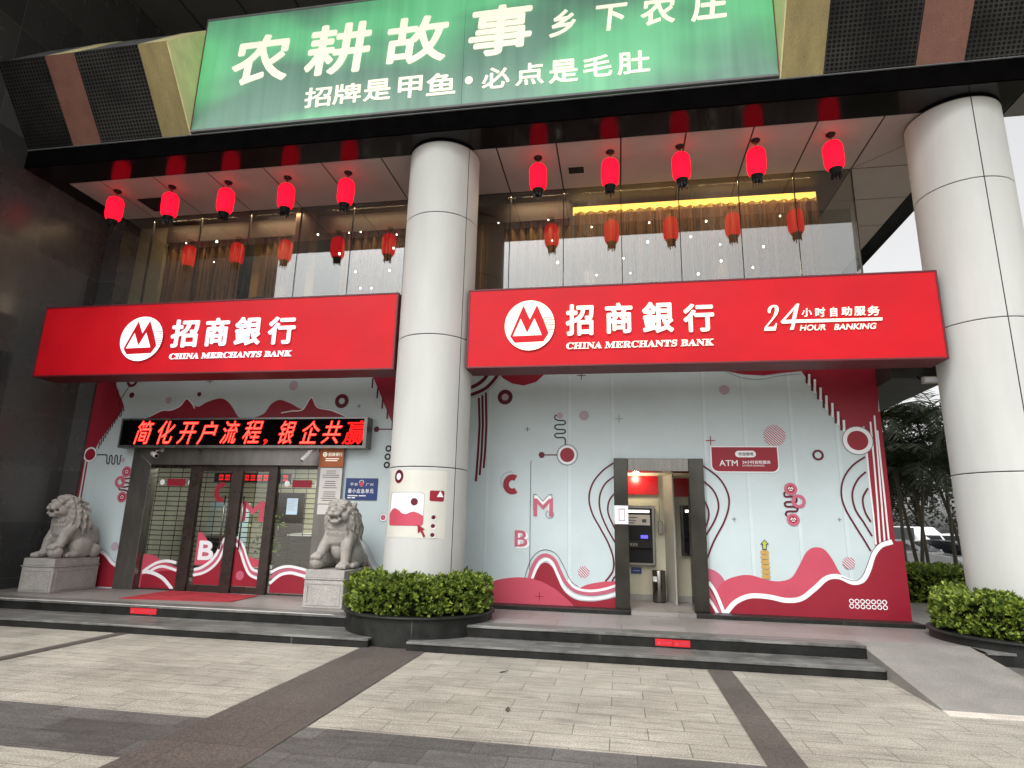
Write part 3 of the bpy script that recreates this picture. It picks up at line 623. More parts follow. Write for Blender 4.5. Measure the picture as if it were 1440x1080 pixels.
    for q in ([(3.967,2.84),(3.764,2.696),(3.612,2.492),(3.552,2.25),(3.587,2.012),(3.71,1.74),(3.818,1.529),(3.902,1.351)], [(3.954,2.596),(3.817,2.466),(3.718,2.252),(3.735,2.007),(3.844,1.789),(3.944,1.583)], [(3.958,2.335),(3.867,2.175),(3.877,1.97),(3.948,1.803)],
              [(1.411,2.68),(1.657,2.481),(1.785,2.246),(1.797,2.02),(1.707,1.755),(1.533,1.449),(1.412,1.167)], [(1.399,2.428),(1.565,2.263),(1.634,2.03),(1.566,1.792),(1.41,1.534)], [(1.397,2.116),(1.462,1.965),(1.463,1.81),(1.399,1.638)]): a.stroke(q, 0.028, 'm_dark')
    a.disc((2.594,3.192,0.179), 'hatch'); a.ring((3.252,2.866,0.089), 0.055, 'm_dark'); a.disc((1.83,3.989,0.087), 'm_mauve')
    a.plus((1.558,3.107,0.078), 'm_red', 0.014); a.plus((1.868,1.806,0.032), 'm_grey', 0.012); a.plus((3.488,1.833,0.03), 'm_grey', 0.012)
    a.stroke([(2.693,2.256),(2.675,2.219),(2.698,2.182),(2.79,2.183),(2.859,2.157),(2.855,2.104),(2.803,2.098),(2.712,2.097),(2.674,2.064),(2.701,2.022),(2.798,2.022),(2.862,1.999),(2.853,1.955),(2.792,1.947),(2.711,1.943),(2.678,1.906),(2.695,1.869)], 0.03, 'm_dark', 5)
    for c in ((2.784,2.306,0.102), (2.787,1.814,0.099)):
        a.disc(c, 'm_rose'); a.disc(c, 'm_red', c[2] * 0.6); s_ = c[2] * 0.42
        a.stroke([(c[0] + q[0] * s_, c[1] + q[1] * s_) for q in ((-0.9, -0.1), (-0.45, 0.7), (0, 0), (0.45, 0.7), (0.9, -0.1))], 0.018, 'm_white', 0); a.stroke([(c[0] - 0.6 * s_, c[1] - 0.55 * s_), (c[0] + 0.6 * s_, c[1] - 0.55 * s_)], 0.014, 'm_white', 0)
    a.ring((2.89,2.11,0.11), 0.06, 'm_rose')
    # coin stack and arrow
    for i in range(6): a.rrect(*(2.245,2.375,0.901,0.947)[:2], 0.878 + 0.075 * i, 0.878 + 0.075 * i + 0.066, 0.03, 'm_gold')
    a.poly([(2.276,1.327),(2.281,1.41),(2.246,1.409),(2.321,1.49),(2.385,1.413),(2.35,1.412),(2.345,1.329)], 'm_black'); a.poly([(2.288,1.339),(2.293,1.422),(2.27,1.421),(2.32,1.474),(2.363,1.424),(2.34,1.423),(2.334,1.341)], 'm_lime')
    # waves
    a.hill([(1.386,1.017),(1.521,0.974),(1.633,0.881),(1.72,0.69)], 'm_rose')
    a.hill([(1.534,0.683),(1.669,0.824),(1.887,0.909),(2.08,0.924),(2.306,0.866),(2.494,0.846),(2.687,0.907),(2.814,1.088),(2.936,1.3),(3.063,1.385),(3.211,1.362),(3.317,1.219),(3.403,1.031),(3.467,0.928)], 'm_pink')
    a.hill([(1.641,0.287),(1.816,0.484),(2.041,0.596),(2.326,0.596),(2.586,0.554),(2.812,0.59),(3.028,0.749),(3.227,0.915),(3.395,0.94),(3.589,0.865),(3.738,0.908),(3.837,1.061),(3.933,1.291),(4.056,1.432),(4.226,1.494),(4.38,1.525)], 'm_red'); a.rect(4.24, 4.27, 0.29, 1.2, 'm_red')
    a.hill([(1.376,0.813),(1.523,0.625),(1.67,0.326)], 'm_red')
    a.stroke([(1.414,0.795),(1.516,0.632),(1.631,0.324)], 0.055, 'm_white'); a.stroke([(1.371,0.716),(1.462,0.565),(1.573,0.321)], 0.05, 'm_rose'); a.stroke([(1.357,0.58),(1.438,0.487),(1.531,0.319)], 0.045, 'm_white')
    a.stroke([(1.642,0.305),(1.806,0.495),(2.041,0.604),(2.326,0.604),(2.586,0.562),(2.812,0.598),(3.022,0.756),(3.217,0.922),(3.396,0.948),(3.59,0.872),(3.739,0.915),(3.838,1.069),(3.933,1.299),(4.057,1.444),(4.227,1.506)], 0.075, 'm_white'); a.stroke([(3.432,0.945),(3.61,0.895),(3.725,0.956),(3.813,1.11),(3.916,1.34),(4.039,1.478),(4.183,1.535)], 0.009, 'm_black')
    for c in [(3.545,0.591,0.029),(3.624,0.591,0.029),(3.703,0.592,0.029),(3.782,0.592,0.029),(3.861,0.592,0.029),(3.94,0.593,0.028),(4.018,0.593,0.029),(3.541,0.517,0.029),(3.621,0.516,0.029),(3.702,0.516,0.028),(3.782,0.516,0.028),(3.861,0.516,0.029),(3.941,0.516,0.028),(4.02,0.515,0.028)]: a.ring(c, 0.022, 'm_white', 14, 0.036)
    a.disc((3.559,1.162,0.091), 'hatch')
    tag(mb.build('mural_wall'), 'white mural wall with pink and red waves around the cash machine doorway', 'wall')
mural_right()
mb = MB(); mb.box(-2.6, 4.42, 10.45, YW + 0.1, PZ, 0.33, 'black_stone'); mb.box(0.165, 1.165, 10.44, 12.0, PZ, 0.334, 'platform')
tag(mb.build('plinth', bevel=0.004), 'low black stone plinth running under the right mural wall', 'plinth')

# ================================================================ columns
ZS = 8.05
SEAM = -0.561
def column(cx, cy, r, seam, label):
    t = empty('column', (cx, cy, 0.0), label, 'column', 'round aluminium clad columns')
    mb = MB(); mb.lathe([(r - 0.012, 0.2), (r - 0.012, ZS - 0.02)], (cx, cy, 0), 'joint', 48); mb.build('joint_core', t)
    zz = [0.2, 2.45, 4.55, 6.68, ZS - 0.035]
    mb = MB()
    for i in range(4):
        z0, z1 = zz[i] + 0.007, zz[i + 1] - 0.007
        for h in range(2):
            a0, a1 = seam + math.pi * h + 0.011, seam + math.pi * (h + 1) - 0.011
            mb.lathe([(r - 0.012, z0), (r - 0.003, z0), (r, z0 + 0.004), (r, z0 + 0.014), (r, z0 + 0.1), (r, z1 - 0.1), (r, z1 - 0.014), (r, z1 - 0.004), (r - 0.003, z1), (r - 0.012, z1)], (cx, cy, 0), 'col', 40, True, a0, a1)
    o = mb.build('cladding', t)
    return t
c1 = column(-3.0, 9.5, 0.62, SEAM, 'white round aluminium column rising from the hedge between the two red bank signs')
c2 = column(5.30, 9.55, 0.635, -1.62, 'white round aluminium column at the right corner beside the sky')

def cyl_decal(mb, pts, k, layer, cx=-3.0, cy=9.5, r=0.62, curve=0):
    if curve: pts = smooth_pts(pts, curve, True)
    bm = bmesh.new(); vs = [bm.verts.new((p[0], p[1], 0)) for p in pts]; f = bm.faces.new(vs)
    bmesh.ops.triangulate(bm, faces=[f])
    for _ in range(4):
        ed = [e for e in bm.edges if abs(e.verts[0].co.x - e.verts[1].co.x) > 0.06]
        if not ed: break
        bmesh.ops.subdivide_edges(bm, edges=ed, cuts=1); bmesh.ops.triangulate(bm, faces=bm.faces[:])
    rr = r + 0.0025 + 0.0016 * layer; bm.verts.index_update()
    v = [(cx + rr * math.cos(q.co.x), cy + rr * math.sin(q.co.x), q.co.y) for q in bm.verts]; fs = []
    for q in bm.faces:
        ids = [x.index for x in q.verts]
        p0, p1, p2 = (q.verts[i].co for i in range(3))
        ar = (p1.x - p0.x) * (p2.y - p0.y) - (p2.x - p0.x) * (p1.y - p0.y)
        fs.append(ids if ar > 0 else ids[::-1])
    mb.add(v, fs, k); bm.free()
def circ(c, rx, rz, n=20): return [(c[0] + rx * math.cos(2 * math.pi * i / n), c[1] + rz * math.sin(2 * math.pi * i / n)) for i in range(n)]
M['cream_vinyl'] = mat('cream_vinyl', C8(205, 204, 194), 0.45, var=0.04)
mb = MB()
cyl_decal(mb, [(-2.437,2.404),(-1.807,2.394),(-1.398,2.393),(-0.804,2.391),(-0.797,2.057),(-0.788,1.707),(-0.793,1.397),(-1.496,1.401),(-2.456,1.402),(-2.477,1.808)], 'cream_vinyl', 0)
q_ = [(-2.072,2.302),(-1.938,2.3),(-2.088,2.405)]; rx, rz = abs(q_[1][0] - q_[0][0]) * 1.15, abs(q_[2][1] - q_[0][1])
cyl_decal(mb, circ(q_[0], rx, rz), 'm_dark', 1); cyl_decal(mb, circ(q_[0], rx * 0.5, rz * 0.5), 'm_white', 2)
cyl_decal(mb, [(-2.346,2.045),(-2.26,2.067),(-1.406,2.066),(-1.337,2.033),(-1.336,1.607),(-1.38,1.578),(-2.268,1.573),(-2.37,1.607),(-2.367,1.807)], 'm_grey', 1)
cyl_decal(mb, [(-2.317,2.037),(-2.243,2.06),(-1.409,2.059),(-1.348,2.028),(-1.346,1.609),(-1.388,1.584),(-2.254,1.579),(-2.343,1.609),(-2.339,1.807)], 'm_white', 2)
cyl_decal(mb, [(-2.345,1.584),(-2.372,1.736),(-2.244,1.812),(-2.129,1.832),(-1.996,1.801),(-1.89,1.755),(-1.775,1.744),(-1.672,1.768),(-1.583,1.784),(-1.474,1.765),(-1.337,1.721),(-1.345,1.607),(-1.38,1.577),(-2.268,1.573)], 'm_pink', 3)
for c, e in ([((-1.577,1.925),[(-1.487,1.926),(-1.582,1.978),(-1.621,1.922)]),((-1.1,1.705),[(-1.05,1.706),(-1.103,1.735),(-1.083,1.685)]),((-1.103,1.579),[(-1.053,1.579),(-1.105,1.608),(-1.086,1.558)]),((-1.107,1.451),[(-1.058,1.452),(-1.11,1.481),(-1.09,1.431)])]):
    dx, dz = abs(e[0][0] - c[0]), abs(e[1][1] - c[1])
    cyl_decal(mb, circ(e[2], dx * 1.1, dz * 1.1), 'm_grey', 3); cyl_decal(mb, circ(e[2], dx * 1.03, dz * 1.03), 'm_white', 4); cyl_decal(mb, circ(c, dx, dz), 'm_dark', 5)
cyl_decal(mb, [(-1.218,2.081),(-1.197,2.096),(-0.886,2.099),(-0.855,2.084),(-0.863,1.95),(-0.889,1.937),(-1.187,1.942),(-1.217,1.956)], 'm_red', 2)
cyl_decal(mb, [(-1.043,2.004),(-0.963,2.097),(-0.878,2.005)], 'm_white', 3)
cyl_decal(mb, [(-1.467,1.599),(-1.282,1.528),(-1.337,1.514),(-1.27,1.432),(-1.309,1.409),(-1.388,1.498),(-1.449,1.469)], 'm_red', 5)
st = mb.build('vinyl_sticker', c1); st['label'] = 'cream sticker with a pink picture icon and a red pointer arrow'

# ================================================================ red bank signs
def emblem(mb, box, y, k):
    """round mark: white disc with a red double-peaked sail and stripes, from a 1144x1080 drawing box"""
    x0, x1, z0, z1 = box
    W = lambda pts: [(x0 + (p[0] - 130) / 890 * (x1 - x0), z1 - (p[1] - 108 + (p[0] - 575) * 0.0) / 890 * (z1 - z0)) for p in pts]
    n = 48; cx, cz, rx, rz = (x0 + x1) / 2, (z0 + z1) / 2, (x1 - x0) / 2, (z1 - z0) / 2
    mb.prism([(cx + rx * math.cos(2 * math.pi * i / n), cz + rz * math.sin(2 * math.pi * i / n)) for i in range(n)], 'y', y - 0.02, y, k, 'sign_edge')
    a = Art(mb, y - 0.0205)
    a.poly(W([(232, 745), (460, 195), (580, 450), (703, 195), (830, 480), (915, 705), (825, 848), (318, 860)]), 'sign_red')
    a.poly(W([(283, 738), (415, 432), (535, 690), (660, 432), (790, 720), (790, 733), (283, 740)]), k)
    for i in range(7):
        yy = 420 + 43.5 * i
        xx = 812 + 17 * i
        a.poly(W([(xx, yy), (1024 - max(0, i - 3) * 5, yy - 2), (1024 - max(0, i - 3) * 5, yy + 10), (xx + 3, yy + 12)]), 'sign_red')
def sign(x0, x1, z0, z1, label, em, chars, eng, k, extra=None, ysh=0.0):
    Y = 9.2; D_ = 0.5
    t = empty('bank_sign', ((x0 + x1) / 2, Y, z0), label, 'sign')
    mb = MB(); f = 0.03
    # sagging flex face: a fine grid with a little slack between the frame edges
    nx, nz = 60, 10; vs = []; fs = []
    for i in range(nx + 1):
        for j in range(nz + 1):
            u, v = i / nx, j / nz; e = min(1, u * 12, (1 - u) * 12) * min(1, v * 4, (1 - v) * 4)
            vs.append((x0 + f + (x1 - x0 - 2 * f) * u, Y + e * 0.010 * noise.noise(Vector((u * 9, v * 2, x0))), z0 + f + (z1 - z0 - 2 * f) * v))
    for i in range(nx):
        for j in range(nz): a = i * (nz + 1) + j; fs.append((a, a + nz + 1, a + nz + 2, a + 1))
    mb.add(vs, fs, 'sign_red', True); mb.build('face', t)
    mb = MB(); mb.box(x0, x1, Y + 0.02, Y + D_, z0, z1, 'sign_dark')
    for a, b, c, d in ((x0, x1, z0, z0 + f), (x0, x1, z1 - f, z1), (x0, x0 + f, z0 + f, z1 - f), (x1 - f, x1, z0 + f, z1 - f)): mb.box(a, b, Y - 0.008, Y + 0.02, c, d, 'sign_dark')
    mb.build('box', t, 0.004)
    mb = MB(); emblem(mb, em, Y - 0.012, k); mb.build('emblem', t)
    mb = MB()
    for ch, b in chars: mb = MB(); put_text(mb, ch, b, Y - 0.012, k, 0.035, 0.02); mb.build('character', t)
    mb = MB(); put_text(mb, SERIF('CHINA MERCHANTS BANK'), eng, Y - 0.012, k, 0.014, 0.015, 0.12); mb.build('english_lettering', t)
    if extra: extra(t, Y - 0.012)
    return t
sign(-10.54, -3.60, 4.055, 5.40, 'long red bank sign above the lion guarded entrance, left of the column', (-8.8,-7.942,4.302,5.13),
     [('招', (-7.785,-7.254,4.532,5.049)), ('商', (-7.119,-6.664,4.538,5.058)), ('銀', (-6.545,-6.052,4.537,5.055)), ('行', (-5.91,-5.408,4.539,5.036))],
     (-7.766,-5.418,4.32,4.425), 'sign_white')
def hour24(t, y):
    mb = MB()
    put_text(mb, SERIF('2'), (2.173,2.424,4.527,4.926), y, 'sign_cream', -0.004, 0.015, 0.22)
    a = MB()
    P = lambda q: q
    mb.prism([(2.532,4.53),(2.574,4.632),(2.435,4.629),(2.414,4.661),(2.659,4.935),(2.695,4.933),(2.626,4.684),(3.808,4.675),(3.798,4.633),(2.615,4.635),(2.587,4.534)], 'y', y - 0.015, y, 'sign_cream')
    mb.prism([(2.477,4.685),(2.618,4.847),(2.571,4.686)], 'y', y - 0.0165, y - 0.0155, 'sign_red')
    for ch, b in (('小', (2.715,2.863,4.727,4.859)), ('时', (2.903,3.049,4.717,4.862)), ('自', (3.109,3.212,4.715,4.861)), ('助', (3.261,3.414,4.722,4.86)), ('服', (3.436,3.598,4.719,4.857)), ('务', (3.616,3.787,4.71,4.86))):
        put_text(mb, ch, b, y, 'sign_cream', 0.02, 0.012, 0.06)
    put_text(mb, 'HOUR', (2.672,3.047,4.511,4.599), y, 'sign_cream', 0.022, 0.012, 0.25); put_text(mb, 'BANKING', (3.143,3.722,4.508,4.597), y, 'sign_cream', 0.022, 0.012, 0.25)
    mb.build('service_lettering', t)
sign(-2.385, 4.615, 4.045, 5.385, 'long red bank sign above the cash machine, ending with the 24 hour lettering', (-1.763,-0.958,4.313,5.149),
     [('招', (-0.781,-0.345,4.537,5.055)), ('商', (-0.168,0.254,4.553,5.055)), ('銀', (0.4,0.871,4.541,5.047)), ('行', (1.014,1.469,4.539,4.993))],
     (-0.78,1.454,4.32,4.426), 'sign_cream', hour24)

# ================================================================ building: soffit, beams, upstairs glazing
bld = empty('building', (-3.0, 11.0, 0.0), 'dark office building with a glazed upper floor over the bank', 'building')
mb = MB()
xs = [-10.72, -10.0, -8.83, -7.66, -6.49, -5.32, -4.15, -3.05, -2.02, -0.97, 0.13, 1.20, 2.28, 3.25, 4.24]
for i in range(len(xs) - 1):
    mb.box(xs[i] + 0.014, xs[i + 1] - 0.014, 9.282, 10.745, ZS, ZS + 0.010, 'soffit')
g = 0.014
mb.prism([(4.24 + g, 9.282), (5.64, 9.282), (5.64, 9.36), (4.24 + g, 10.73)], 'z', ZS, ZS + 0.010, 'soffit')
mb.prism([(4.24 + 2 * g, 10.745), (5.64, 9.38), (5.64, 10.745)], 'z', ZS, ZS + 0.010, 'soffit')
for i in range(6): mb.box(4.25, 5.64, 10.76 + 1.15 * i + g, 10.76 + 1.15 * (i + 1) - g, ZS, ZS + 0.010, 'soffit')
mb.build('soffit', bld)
mb = MB(); mb.box(-11.1, -10.725, 10.74, 11.2, 0.0, 8.04, 'granite_wall'); mb.build('dark_pier', bld)
mb = MB(); mb.box(-10.72, 5.655, 9.272, 17.6, ZS + 0.0105, ZS + 0.3, 'joint'); mb.build('soffit_void', bld)
mb = MB(); mb.box(-11.09, 6.0, 8.69, 9.27, ZS - 0.004, ZS + 0.3, 'black_gloss'); mb.box(-11.09, -10.725, 9.272, 10.9, ZS - 0.003, ZS + 0.3, 'black_gloss'); mb.box(5.655, 6.0, 9.272, 17.6, ZS - 0.003, ZS + 0.3, 'black_gloss')
mb.prism([(8.69, ZS - 0.01), (8.665, ZS), (8.675, ZS + 0.37), (8.69, ZS + 0.37)], 'x', -11.09, 6.0, 'black_front'); mb.box(6.002, 6.02, 8.67, 17.6, ZS, ZS + 0.37, 'black_front')
mb.build('beam_cladding', bld)
mb = MB(); mb.box(-11.09, 6.0, 8.735, 17.6, ZS + 0.302, 10.5, 'coping'); mb.box(-11.09, 6.0, 11.5, 17.6, 10.5, 13.45, 'coping'); mb.build('upper_core', bld)
mb = MB(); mb.box(-11.09, 12.0, 3.2, 17.6, 13.47, 13.8, 'soffit_dark')
for i in range(16): mb.box(-10.0 + 1.35 * i, -9.975 + 1.35 * i, 3.2, 17.6, 13.455, 13.469, 'joint')
mb.build('upper_soffit', bld)
# right side wall of the building below the glass
mb = MB(); mb.box(4.15, 4.262, YW + 0.12, 24.0, 0.0, 5.3, 'concrete'); mb.build('side_wall_panel', bld)
mb = MB(); mb.box(-10.72, 4.2, 10.9, 17.4, 5.0, 5.28, 'interior_dark'); mb.build('upper_floor_slab', bld)
mb = MB(); mb.box(-10.72, -2.7, 16.6, 16.8, 5.28, ZS, 'interior_dark'); mb.box(-2.7, 4.2, 16.6, 16.8, 5.28, ZS, 'interior_gold'); mb.build('upper_back_wall', bld)

YG = 10.76
gw = empty('glass_wall', (-3.0, YG, 5.2), 'frameless dark upstairs glass wall mirroring the red lanterns above the bank signs', 'window')
for i in range(len(xs) - 1):
    mb = MB(); mb.box(xs[i] + 0.008, xs[i + 1] - 0.008, YG, YG + 0.012, 5.2, ZS - 0.01, 'glass'); mb.build('pane', gw)
for i in range(4):
    mb = MB(); mb.box(4.226, 4.238, YG + 0.016 + 1.3 * i, YG + 1.3 * (i + 1), 5.2, ZS - 0.01, 'glass'); mb.build('pane', gw)
for i, x in enumerate(xs[1:]):
    mb = MB(); mb.box(x - 0.0075, x + 0.0075, YG - 0.003, YG + 0.05, 5.2, ZS - 0.01, 'joint'); mb.build('mullion', gw)

def curtain(x0, x1, y, z0, z1, label):
    mb = MB(); n = int((x1 - x0) / 0.035); vs = []; fs = []
    for i in range(n + 1):
        x = x0 + (x1 - x0) * i / n
        d = 0.05 * math.sin(i * 1.15) + 0.05 * noise.noise(Vector((x * 2.3, 0, 3)))
        for z in (z0, z0 + (z1 - z0) * 0.5, z1): vs.append((x + 0.02 * noise.noise(Vector((x * 3, z, 0))), y + d * (1 if z < z1 else 0.7), z))
    for i in range(n):
        for j in range(2): fs.append((i * 3 + j, i * 3 + 3 + j, i * 3 + 4 + j, i * 3 + 1 + j))
    mb.add(vs, fs, 'curtain', True)
    tag(mb.build('curtain'), label, 'curtain', 'brown curtains behind the upstairs glass')
curtain(-9.95, -8.05, 11.25, 5.28, 7.86, 'brown thread curtain nearest the black granite wall, behind the upstairs glass')
curtain(-7.65, -6.75, 11.25, 5.28, 7.86, 'narrow brown thread curtain upstairs, behind the third lantern from the granite wall')
curtain(-5.75, -2.55, 11.25, 5.28, 7.86, 'wide brown thread curtain upstairs, running behind the white column')
curtain(-2.2, -0.85, 11.25, 5.28, 7.80, 'brown thread curtain upstairs just right of the white column')
curtain(-0.8, 3.78, 11.25, 5.28, 7.80, 'widest brown thread curtain upstairs, under the yellow cove light')
mb = MB(); mb.box(-9.95, -0.85, 11.14, 11.17, 7.62, 8.03, 'pelmet'); tag(mb.build('pelmet'), 'dark wooden pelmet hiding the tops of the upstairs curtains on the left', 'pelmet')
mb = MB(); mb.box(-0.83, 3.80, 11.34, 11.37, 7.80, 7.97, 'cove'); tag(mb.build('cove_light'), 'yellow strip of cove light along the upstairs curtain tops on the right', 'light')
mb = MB(); mb.box(-6.72, -6.35, 10.95, 11.3, 5.28, ZS, 'wood'); tag(mb.build('interior_pillar', bevel=0.01), 'dark wooden pillar standing upstairs behind the left glass', 'pillar')
mb = MB(); mb.box(-8.02, -7.72, 11.55, 11.62, 5.28, 7.95, 'interior_gold'); tag(mb.build('gold_panel'), 'golden upright wall panel showing between two upstairs curtains', 'panel')
mb = MB(); mb.box(-10.715, -10.02, 11.2, 11.3, 5.285, ZS - .002, 'interior_olive'); tag(mb.build('wall_return'), 'olive plastered wall return upstairs, at the far left behind the glass', 'wall')
# a chair back against the glass, seen through it
ch = empty('chair', (-7.4, 11.05, 5.28), 'black chair with a slatted back against the upstairs glass', 'chair')
mb = MB()
for i in range(6): mb.tube([(-7.72 + 0.13 * i, 11.06, 5.73), (-7.72 + 0.13 * i, 11.0, 6.12)], 0.018, 'black_plastic')
mb.build('backrest', ch)
mb = MB(); mb.tube([(-7.76, 11.0, 6.12), (-7.4, 10.98, 6.16), (-7.03, 11.0, 6.12)], 0.022, 'black_plastic'); mb.build('top_rail', ch)
mb = MB(); mb.box(-7.74, -7.05, 11.05, 11.5, 5.70, 5.76, 'wood'); mb.build('seat', ch, 0.01)
for x in (-7.7, -7.09):
    for y in (11.08, 11.46): mb = MB(); mb.tube([(x, y, 5.281), (x, y, 5.70)], 0.02, 'black_plastic'); mb.build('leg', ch)
rnd_b = random.Random(8)
# little bulbs hanging on wires between the glass and the curtains
for x, y, z in [(-9.32,11.0,7.52),(-8.57,11.0,7.51),(-8.57,11.0,7.03),(-6.2,11.0,7.53),(-5.5,11.0,7.53),(-5.24,11.0,7.53),(-5.67,11.0,7.06),(-4.44,11.0,7.42),(-4.49,11.0,7.12),(-5.28,11.0,6.64),(-4.54,11.0,6.63),(-5.14,11.0,6.27),(-4.9,11.0,6.26),(-6.72,11.0,7.53),(-2.3,11.0,7.54),(-1.29,11.0,7.54),(-1.21,11.0,7.09),(-0.44,11.0,7.33),(0.66,11.0,7.35),(-1.1,11.0,6.62),(-0.35,11.0,6.32),(0.16,11.0,6.64),(0.28,11.0,6.33),(0.62,11.0,6.95),(-2.06,11.0,6.63),(1.71,11.0,7.31),(3.03,11.0,7.33),(1.42,11.0,7.01),(1.94,11.0,6.82),(1.94,11.0,6.49),(2.49,11.0,6.33),(2.7,11.0,6.73),(1.52,11.0,6.25)]:
    rb = rnd_b.uniform(.010, .021) if abs(x + 4.9) > .25 or z < 6.4 else .036
    t = empty('hanging_bulb', (x, y, z), 'small lit bulb hanging on a wire between the upstairs glass and the curtains', 'lamp', 'small bulbs hanging behind the upstairs glass')
    mb = MB(); mb.ellipsoid((x, y, z), (rb, rb, rb * 1.25), 'lamp_white', 8, 6); mb.build('bulb', t)
    mb = MB(); mb.tube([(x, y, z + rb * 1.2), (x, y, ZS - .001)], 0.002, 'black_plastic', 4); mb.build('wire', t)
def lamp(name, typ, loc, energy, col, size=0.3, parent=None):
    l = bpy.data.lights.new(name, typ); l.energy = energy; l.color = col
    if typ == 'AREA': l.size = size
    else: l.shadow_soft_size = size
    o = bpy.data.objects.new(name, l); o.location = loc; COL.objects.link(o); return o
for x, w in ((-9.0, 1.8), (-7.2, 1.2), (-5.0, 2.0), (-1.5, 1.2), (0.4, 2.0), (2.6, 2.0)):      # added area lights without real fixtures, to brighten the curtains
    o = lamp('curtain_fill', 'AREA', (x, 10.9, ZS - 0.02), 15, (1.0, 0.66, 0.36), w); o.data.shape = 'RECTANGLE'; o.data.size_y = 0.06; o.rotation_euler = (R(12), 0, 0)
for x in (-8.6, -4.6, -0.6, 2.4): lamp('room_light', 'POINT', (x, 13.6, 7.4), 60, (1.0, 0.72, 0.42), 0.15)

# soffit vents
for x0, x1, y0, y1, lb in ((-0.85, -0.51, 9.99, 10.27, 'small square black air vent in the soffit right of the column'), (-9.78, -9.18, 9.99, 10.49, 'larger black square vent in the soffit near the granite wall')):
    t = empty('soffit_vent', ((x0 + x1) / 2, (y0 + y1) / 2, ZS), lb, 'vent')
    mb = MB()
    for a, b, c, d in ((x0, x1, y0, y0 + .03), (x0, x1, y1 - .03, y1), (x0, x0 + .03, y0 + .03, y1 - .03), (x1 - .03, x1, y0 + .03, y1 - .03)): mb.box(a, b, c, d, ZS - 0.012, ZS - 0.001, 'black_plastic' if x0 < -5 else 'interior_grey')
    mb.build('frame', t)
    mb = MB()
    mb.box(x0 + .03, x1 - .03, y0 + .03, y1 - .03, ZS - 0.004, ZS - 0.002, 'joint')
    n = 7
    for i in range(n): yy = y0 + .04 + (y1 - y0 - .08) * (i + .5) / n; mb.box(x0 + .031, x1 - .031, yy - .006, yy + .006, ZS - 0.011, ZS - 0.005, 'black_plastic')
    mb.build('louvre', t)

# lanterns
def lantern(x, label):
    t = empty('lantern', (x, 9.65, ZS), label, 'lantern', 'red lanterns hanging from the soffit')
    c = (x, 9.65, ZS)
    mb = MB(); mb.lathe([(0.001, 0), (0.075, 0), (0.075, -0.02), (0.05, -0.045), (0.001, -0.045)][1:], c, 'black_plastic', 16); mb.tube([(x, 9.65, ZS - 0.04), (x, 9.65, ZS - 0.16)], 0.006, 'black_plastic'); mb.build('hanger', t)
    prof = [(0.06, -0.155), (0.09, -0.163), (0.125, -0.19), (0.147, -0.235)]
    for i in range(1, 17): prof.append((0.154 + 0.003 * math.sin(math.pi * i / 17) - (0.0035 if i % 2 else 0.0), -0.235 - 0.0185 * i))
    prof += [(0.150, -0.555), (0.140, -0.605), (0.122, -0.64), (0.104, -0.66)]
    mb = MB(); mb.lathe(prof, c, 'lantern', 24, cap=False); mb.build('shade', t)
    mb = MB(); mb.lathe([(0.106, -0.645), (0.106, -0.668), (0.088, -0.676), (0.082, -0.755), (0.066, -0.757), (0.066, -0.7)], c, 'black_plastic', 18)
    for i in range(9): a = i * 2 * math.pi / 9; mb.box(x + 0.076 * math.cos(a) - .008, x + 0.076 * math.cos(a) + .008, 9.65 + 0.076 * math.sin(a) - .008, 9.65 + 0.076 * math.sin(a) + .008, ZS - 0.785 - 0.02 * (i % 3), ZS - 0.75, 'black_plastic')
    mb.build('base_tassel', t)
    return t
names = ['first red lantern from the granite wall', 'second red lantern from the granite wall', 'third red lantern from the granite wall', 'fourth red lantern from the granite wall, two left of the column', 'fifth red lantern from the granite wall, next left of the column',
         'red lantern next right of the white middle column', 'second red lantern right of the middle column, past the air vent', 'middle one of the five red lanterns right of the column', 'fourth red lantern right of the middle column', 'red lantern nearest the right corner column']
l0 = lantern(-9.93, names[0])
for x, nme in zip((-8.69, -7.45, -6.19, -4.95, -1.33, -0.055, 1.13, 2.37, 3.55), names[1:]):
    q = dup(l0, (x, 9.65, ZS), nme); q.rotation_euler = (rnd_b.uniform(-.03, .03), rnd_b.uniform(-.035, .035), rnd_b.uniform(0, 6))

# ================================================================ flared cornice and the green restaurant sign
co = empty('cornice', (-3.0, 8.6, 8.42), 'flared dark cornice of perforated sheets with brown and gold stripes above the lanterns', 'cornice')
ZB, YB = 8.42, 8.68
YT, ZT = 7.80, 9.66      # the lip; from there the cornice slopes back up to the wall
SECT = lambda d: [(YB - d * .8, ZB - d * .1), (YT - d, ZT), (YB - 0.0, 10.70 + d), (YB + 0.05, 10.70), (YB + 0.05, ZB)]
def strip(x0, x1, k, ktop, name, d):
    mb = MB(); p = SECT(d)
    mb.prism([p[0], p[1], (YT + 0.02, ZT + 0.04), (YB + 0.02, ZB)], 'x', x0, x1, k)
    mb.prism([(p[1][0] + 0.003, p[1][1] + 0.004), p[2], (YB + 0.02, 10.62), (YT + 0.06, ZT + 0.02)], 'x', x0, x1, ktop)  # gold and brown stripe tops: sunlight painted in as a paler colour
    mb.build(name, co)
strip(-11.09, -10.075, 'mesh', 'coping', 'perforated_panel', 0.0)
strip(-10.075, -9.475, 'brown', 'pale_lit_gold', 'brown_stripe', 0.012)
strip(-9.475, -8.176, 'mesh', 'coping', 'perforated_panel', 0.0)
strip(-8.176, -7.62, 'gold', 'pale_lit_gold', 'gold_stripe', 0.012)
strip(2.572, 3.174, 'gold', 'pale_lit_gold', 'gold_stripe', 0.012)
strip(3.174, 4.465, 'mesh', 'coping', 'perforated_panel', 0.0)
strip(4.465, 5.112, 'brown', 'pale_lit_gold', 'brown_stripe', 0.012)
